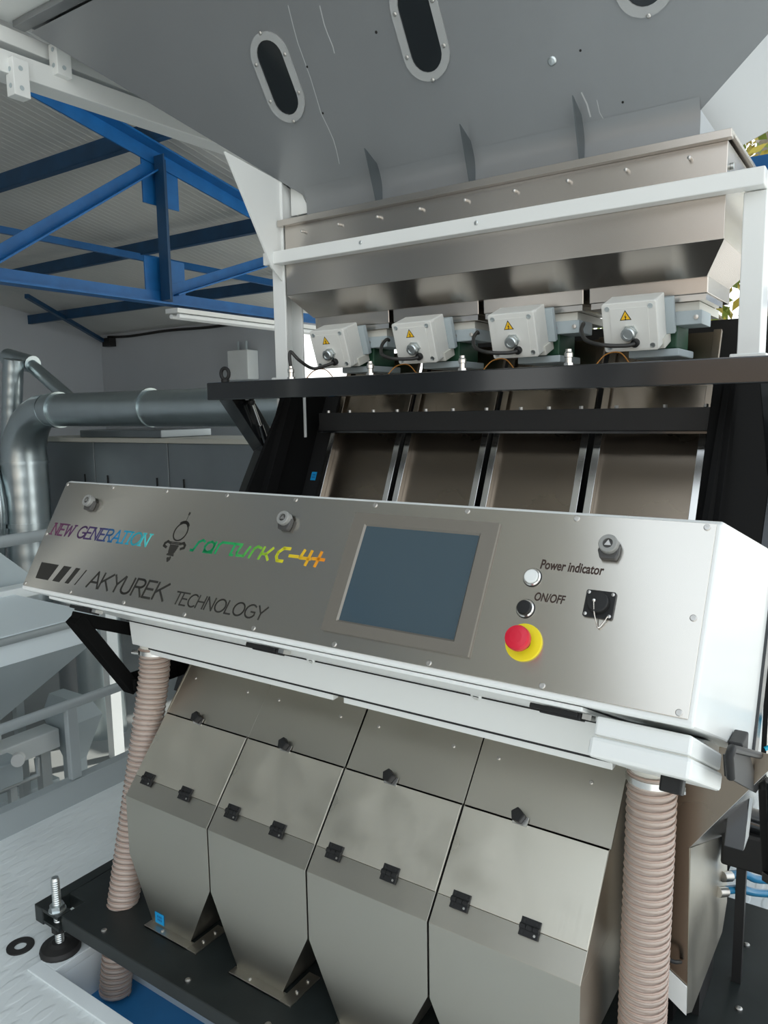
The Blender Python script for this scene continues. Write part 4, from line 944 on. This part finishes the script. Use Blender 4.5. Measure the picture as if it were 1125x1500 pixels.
def scr(pts, wd=.0016):
    b = B()
    for (x0, s0), (x1, s1) in zip(pts, pts[1:]):
        d_ = V((x1-x0, s1-s0)).normalized(); nx, ny = -d_.y*wd/2, d_.x*wd/2
        b.prism([FP(x0+nx, s0+ny, .0003), FP(x0-nx, s0-ny, .0003), FP(x1-nx, s1-ny, .0003), FP(x1+nx, s1+ny, .0003)], fN*.0003)
    return b
scr([(-.413, .49), (-.420, .439), (-.424, .40), (-.423, .346), (-.423, .31), (-.426, .26), (-.429, .22), (-.422, .171), (-.419, .14), (-.421, .112), (-.428, .073)], .0018).build('scratch', 'scratch', t)
scr([(-.317, .463), (-.322, .42), (-.321, .396), (-.318, .365), (-.320, .349)], .0026).build('scratch', 'scratch', t)
scr([(.326, .10), (.335, .07), (.338, .04)], .0035).build('scratch', 'scratch', t)
scr([(.36, .075), (.362, .045), (.372, .02)], .0016).build('scratch', 'scratch', t)
scr([(.425, .004), (.455, .006)], .0016).build('scratch', 'scratch', t)
for (x, s_, r_) in ((-.421, .34, .0035), (-.423, .217, .0035), (-.176, .363, .004), (.42, .056, .003), (.415, .022, .0045), (.34, .189, .003), (-.43, .02, .003)):
    B().lathe([(r_, .0003), (r_*.8, .0008), (0, .0009)], FP(x, s_, 0), fN, 10).build('paint_chip', 'print_black', t)
# white corner brackets of the bin stand beside the funnel
t = thing('bin_stand', 'white square tube stand with drilled flange plates at the top left', 'stand', (-1.5, .8, 2.45))
b = B(); b.bar((-1.47, -.5, 2.565), (-1.47, 2.4, 2.645), .09, .07); b.build('long_tube', 'white_paint', t, bevel=.003)
b = B(); b.bar((-1.482, -.5, 2.685), (-1.482, 2.4, 2.685), .05, .05); b.build('upper_tube', 'white_paint', t, bevel=.003)
for (y, z0, z1) in ((.345, 2.485, 2.60), (.505, 2.60, 2.70)):
    f = B().box(-1.445, -1.40, y-.025, y+.03, z0, z1).build('flange_plate', 'white_paint', t, bevel=.002)
    for zz in (z0+.025, z0+.085): B().lathe([(.0075, 0), (.0075, .001), (0, .001)], (-1.399, y, zz), EX, 12).build('bolt_hole', 'grey_steel', f)
    for zz in (z0+.03, z0+.08): B().lathe([(.0075, 0), (.0075, .001), (0, .001)], (-1.42, y-.0255, zz), -EY, 12).build('bolt_hole', 'grey_steel', f)
B().box(-1.47, -.72, 2.30, 2.36, 2.58, 2.66).build('rear_tube', 'white_paint', t, bevel=.003)
for yy in (-.45, 2.33): B().box(-1.474, -1.39, yy-.04, yy+.04, 0.0 if yy < 0 else -.02, 2.53 if yy < 0 else 2.6).build('leg', 'white_paint', t, bevel=.003)

# ------------------------------------------------------------ right side: rear hopper, arm, valves
t = thing('side_hopper', 'stainless side hopper with brown reflecting front behind the right hose', 'hopper', (.78, .4, .125))
b = B(); b.prism([(.640, .26, .84), (.882, .26, .84), (.735, .26, .622), (.741, .26, .335), (.640, .26, .40)], (0, .004, 0)); b.build('front_plate', 'chute_steel', t)
b = B(); b.prism([(.736, .262, .622), (.883, .262, .84), (.883, .72, .64), (.736, .72, .422)], (-.003, 0, .003)); b.build('sloped_side', 'rail_steel', t)
b = B(); b.prism([(.737, .264, .620), (.737, .67, .445), (.737, .71, .250), (.737, .66, .20), (.740, .32, .235), (.742, .262, .275)], (-.003, 0, 0)); b.build('side_plate', 'bin_steel', t, grain=(EX, EZ))
b = B(); b.prism([(.640, .259, .40), (.741, .259, .335), (.742, .259, .275), (.640, .259, .345)], (0, -.003, 0)); b.build('bottom_flange', 'white_paint', t)
B().box(.64, .73, .45, .60, .126, .40).build('stand', 'black_matte', t)
b = B(); b.tube(smooth_path([(.69, .255, .40), (.70, .235, .40), (.72, .235, .395), (.728, .255, .385)], 5), .004, 8); b.build('grab_handle', 'black_plastic', t)
t = thing('support_arm', 'black plastic hinged support arm hanging under the console right side', 'bracket', (.84, .2, .49))
X0 = .836
B().prism([(X0, -.045, .957), (X0, .007, .942), (X0, .200, .856), (X0, .345, .735), (X0, .300, .744), (X0, -.025, .915)], (.004, 0, 0)).build('arm_plate', 'black_plastic', t, bevel=.0015)
b = B(); b.tube([(X0+.010, -.03, .918), (X0+.010, -.052, .958), (X0+.010, -.03, .962), (X0+.010, .30, .818), (X0+.010, .322, .80), (X0+.010, .335, .74)], .0065, 10); b.build('arm_loop', 'black_plastic', t)
b = B(); b.bar((X0+.012, .325, .765), (X0+.012, .466, .492), .010, .020, up=(1, 0, 0)); b.build('arm_bar', 'black_plastic', t, bevel=.002)
b = B(); b.bar((X0+.026, .30, .775), (X0+.026, .445, .492), .014, .016, up=(1, 0, 0)); b.bar((X0+.008, .456, .498), (X0+.034, .440, .498), .02, .02); b.build('arm_bar', 'black_paint', t, bevel=.002)
B().box(.813, X0, .14, .20, .868, .90).build('hinge_block', 'black_matte', t, bevel=.003)
t = thing('solenoid_valve', 'black solenoid valve block behind the support arm at the right edge', 'valve', (.79, .61, .126))
B().box(.7415, .835, .56, .66, .43, .515).build('valve_body', 'black_plastic', t, bevel=.006)
B().cyl((.760, .60, .535), (.835, .60, .530), .028, 16).build('coil', 'black_paint', t)
B().box(.77, .79, .60, .62, .126, .43).build('stand', 'black_matte', t)
for i, (z, lab) in enumerate(((.385, 'upper dark blue air tube running right from the side hopper'), (.335, 'lower dark blue air tube running right from the side hopper'))):
    tt = thing('air_tube', lab, 'tube', (.74, .60, .36), 'dark blue air tubes')
    y0, z0 = ((.625, .365), (.571, .357))[i]
    B().tube(smooth_path([(.7405, y0, z0), (.775, y0+.06, z0-.016), (.82, .75, (.314, .279)[i]), (1.0, .98, (.265, .215)[i]), (1.4, 1.3, .20)], 6), .0095, 12).build('tube', 'tube_blue', tt)
    B().cyl((.7385, y0-.004, z0), (.752, y0+.018, z0-.006), .012, 12).build('fitting', 'screw_steel', tt)
b = B(); hp = []
for k in range(160):
    a = k*.45; hp.append((.82+.0016*k, 1.02+.028*math.cos(a), .58+.028*math.sin(a)+.0003*k))
o = b.tube([(.77, .98, .545), (.80, 1.0, .56)]+hp, .006, 8).build('coiled_air_hose', 'coil_blue'); tag(o, 'bright blue coiled air hose at the right edge behind the black arm', 'hose')

for o in bpy.data.objects:
    if '_w' in o: del o['_w']
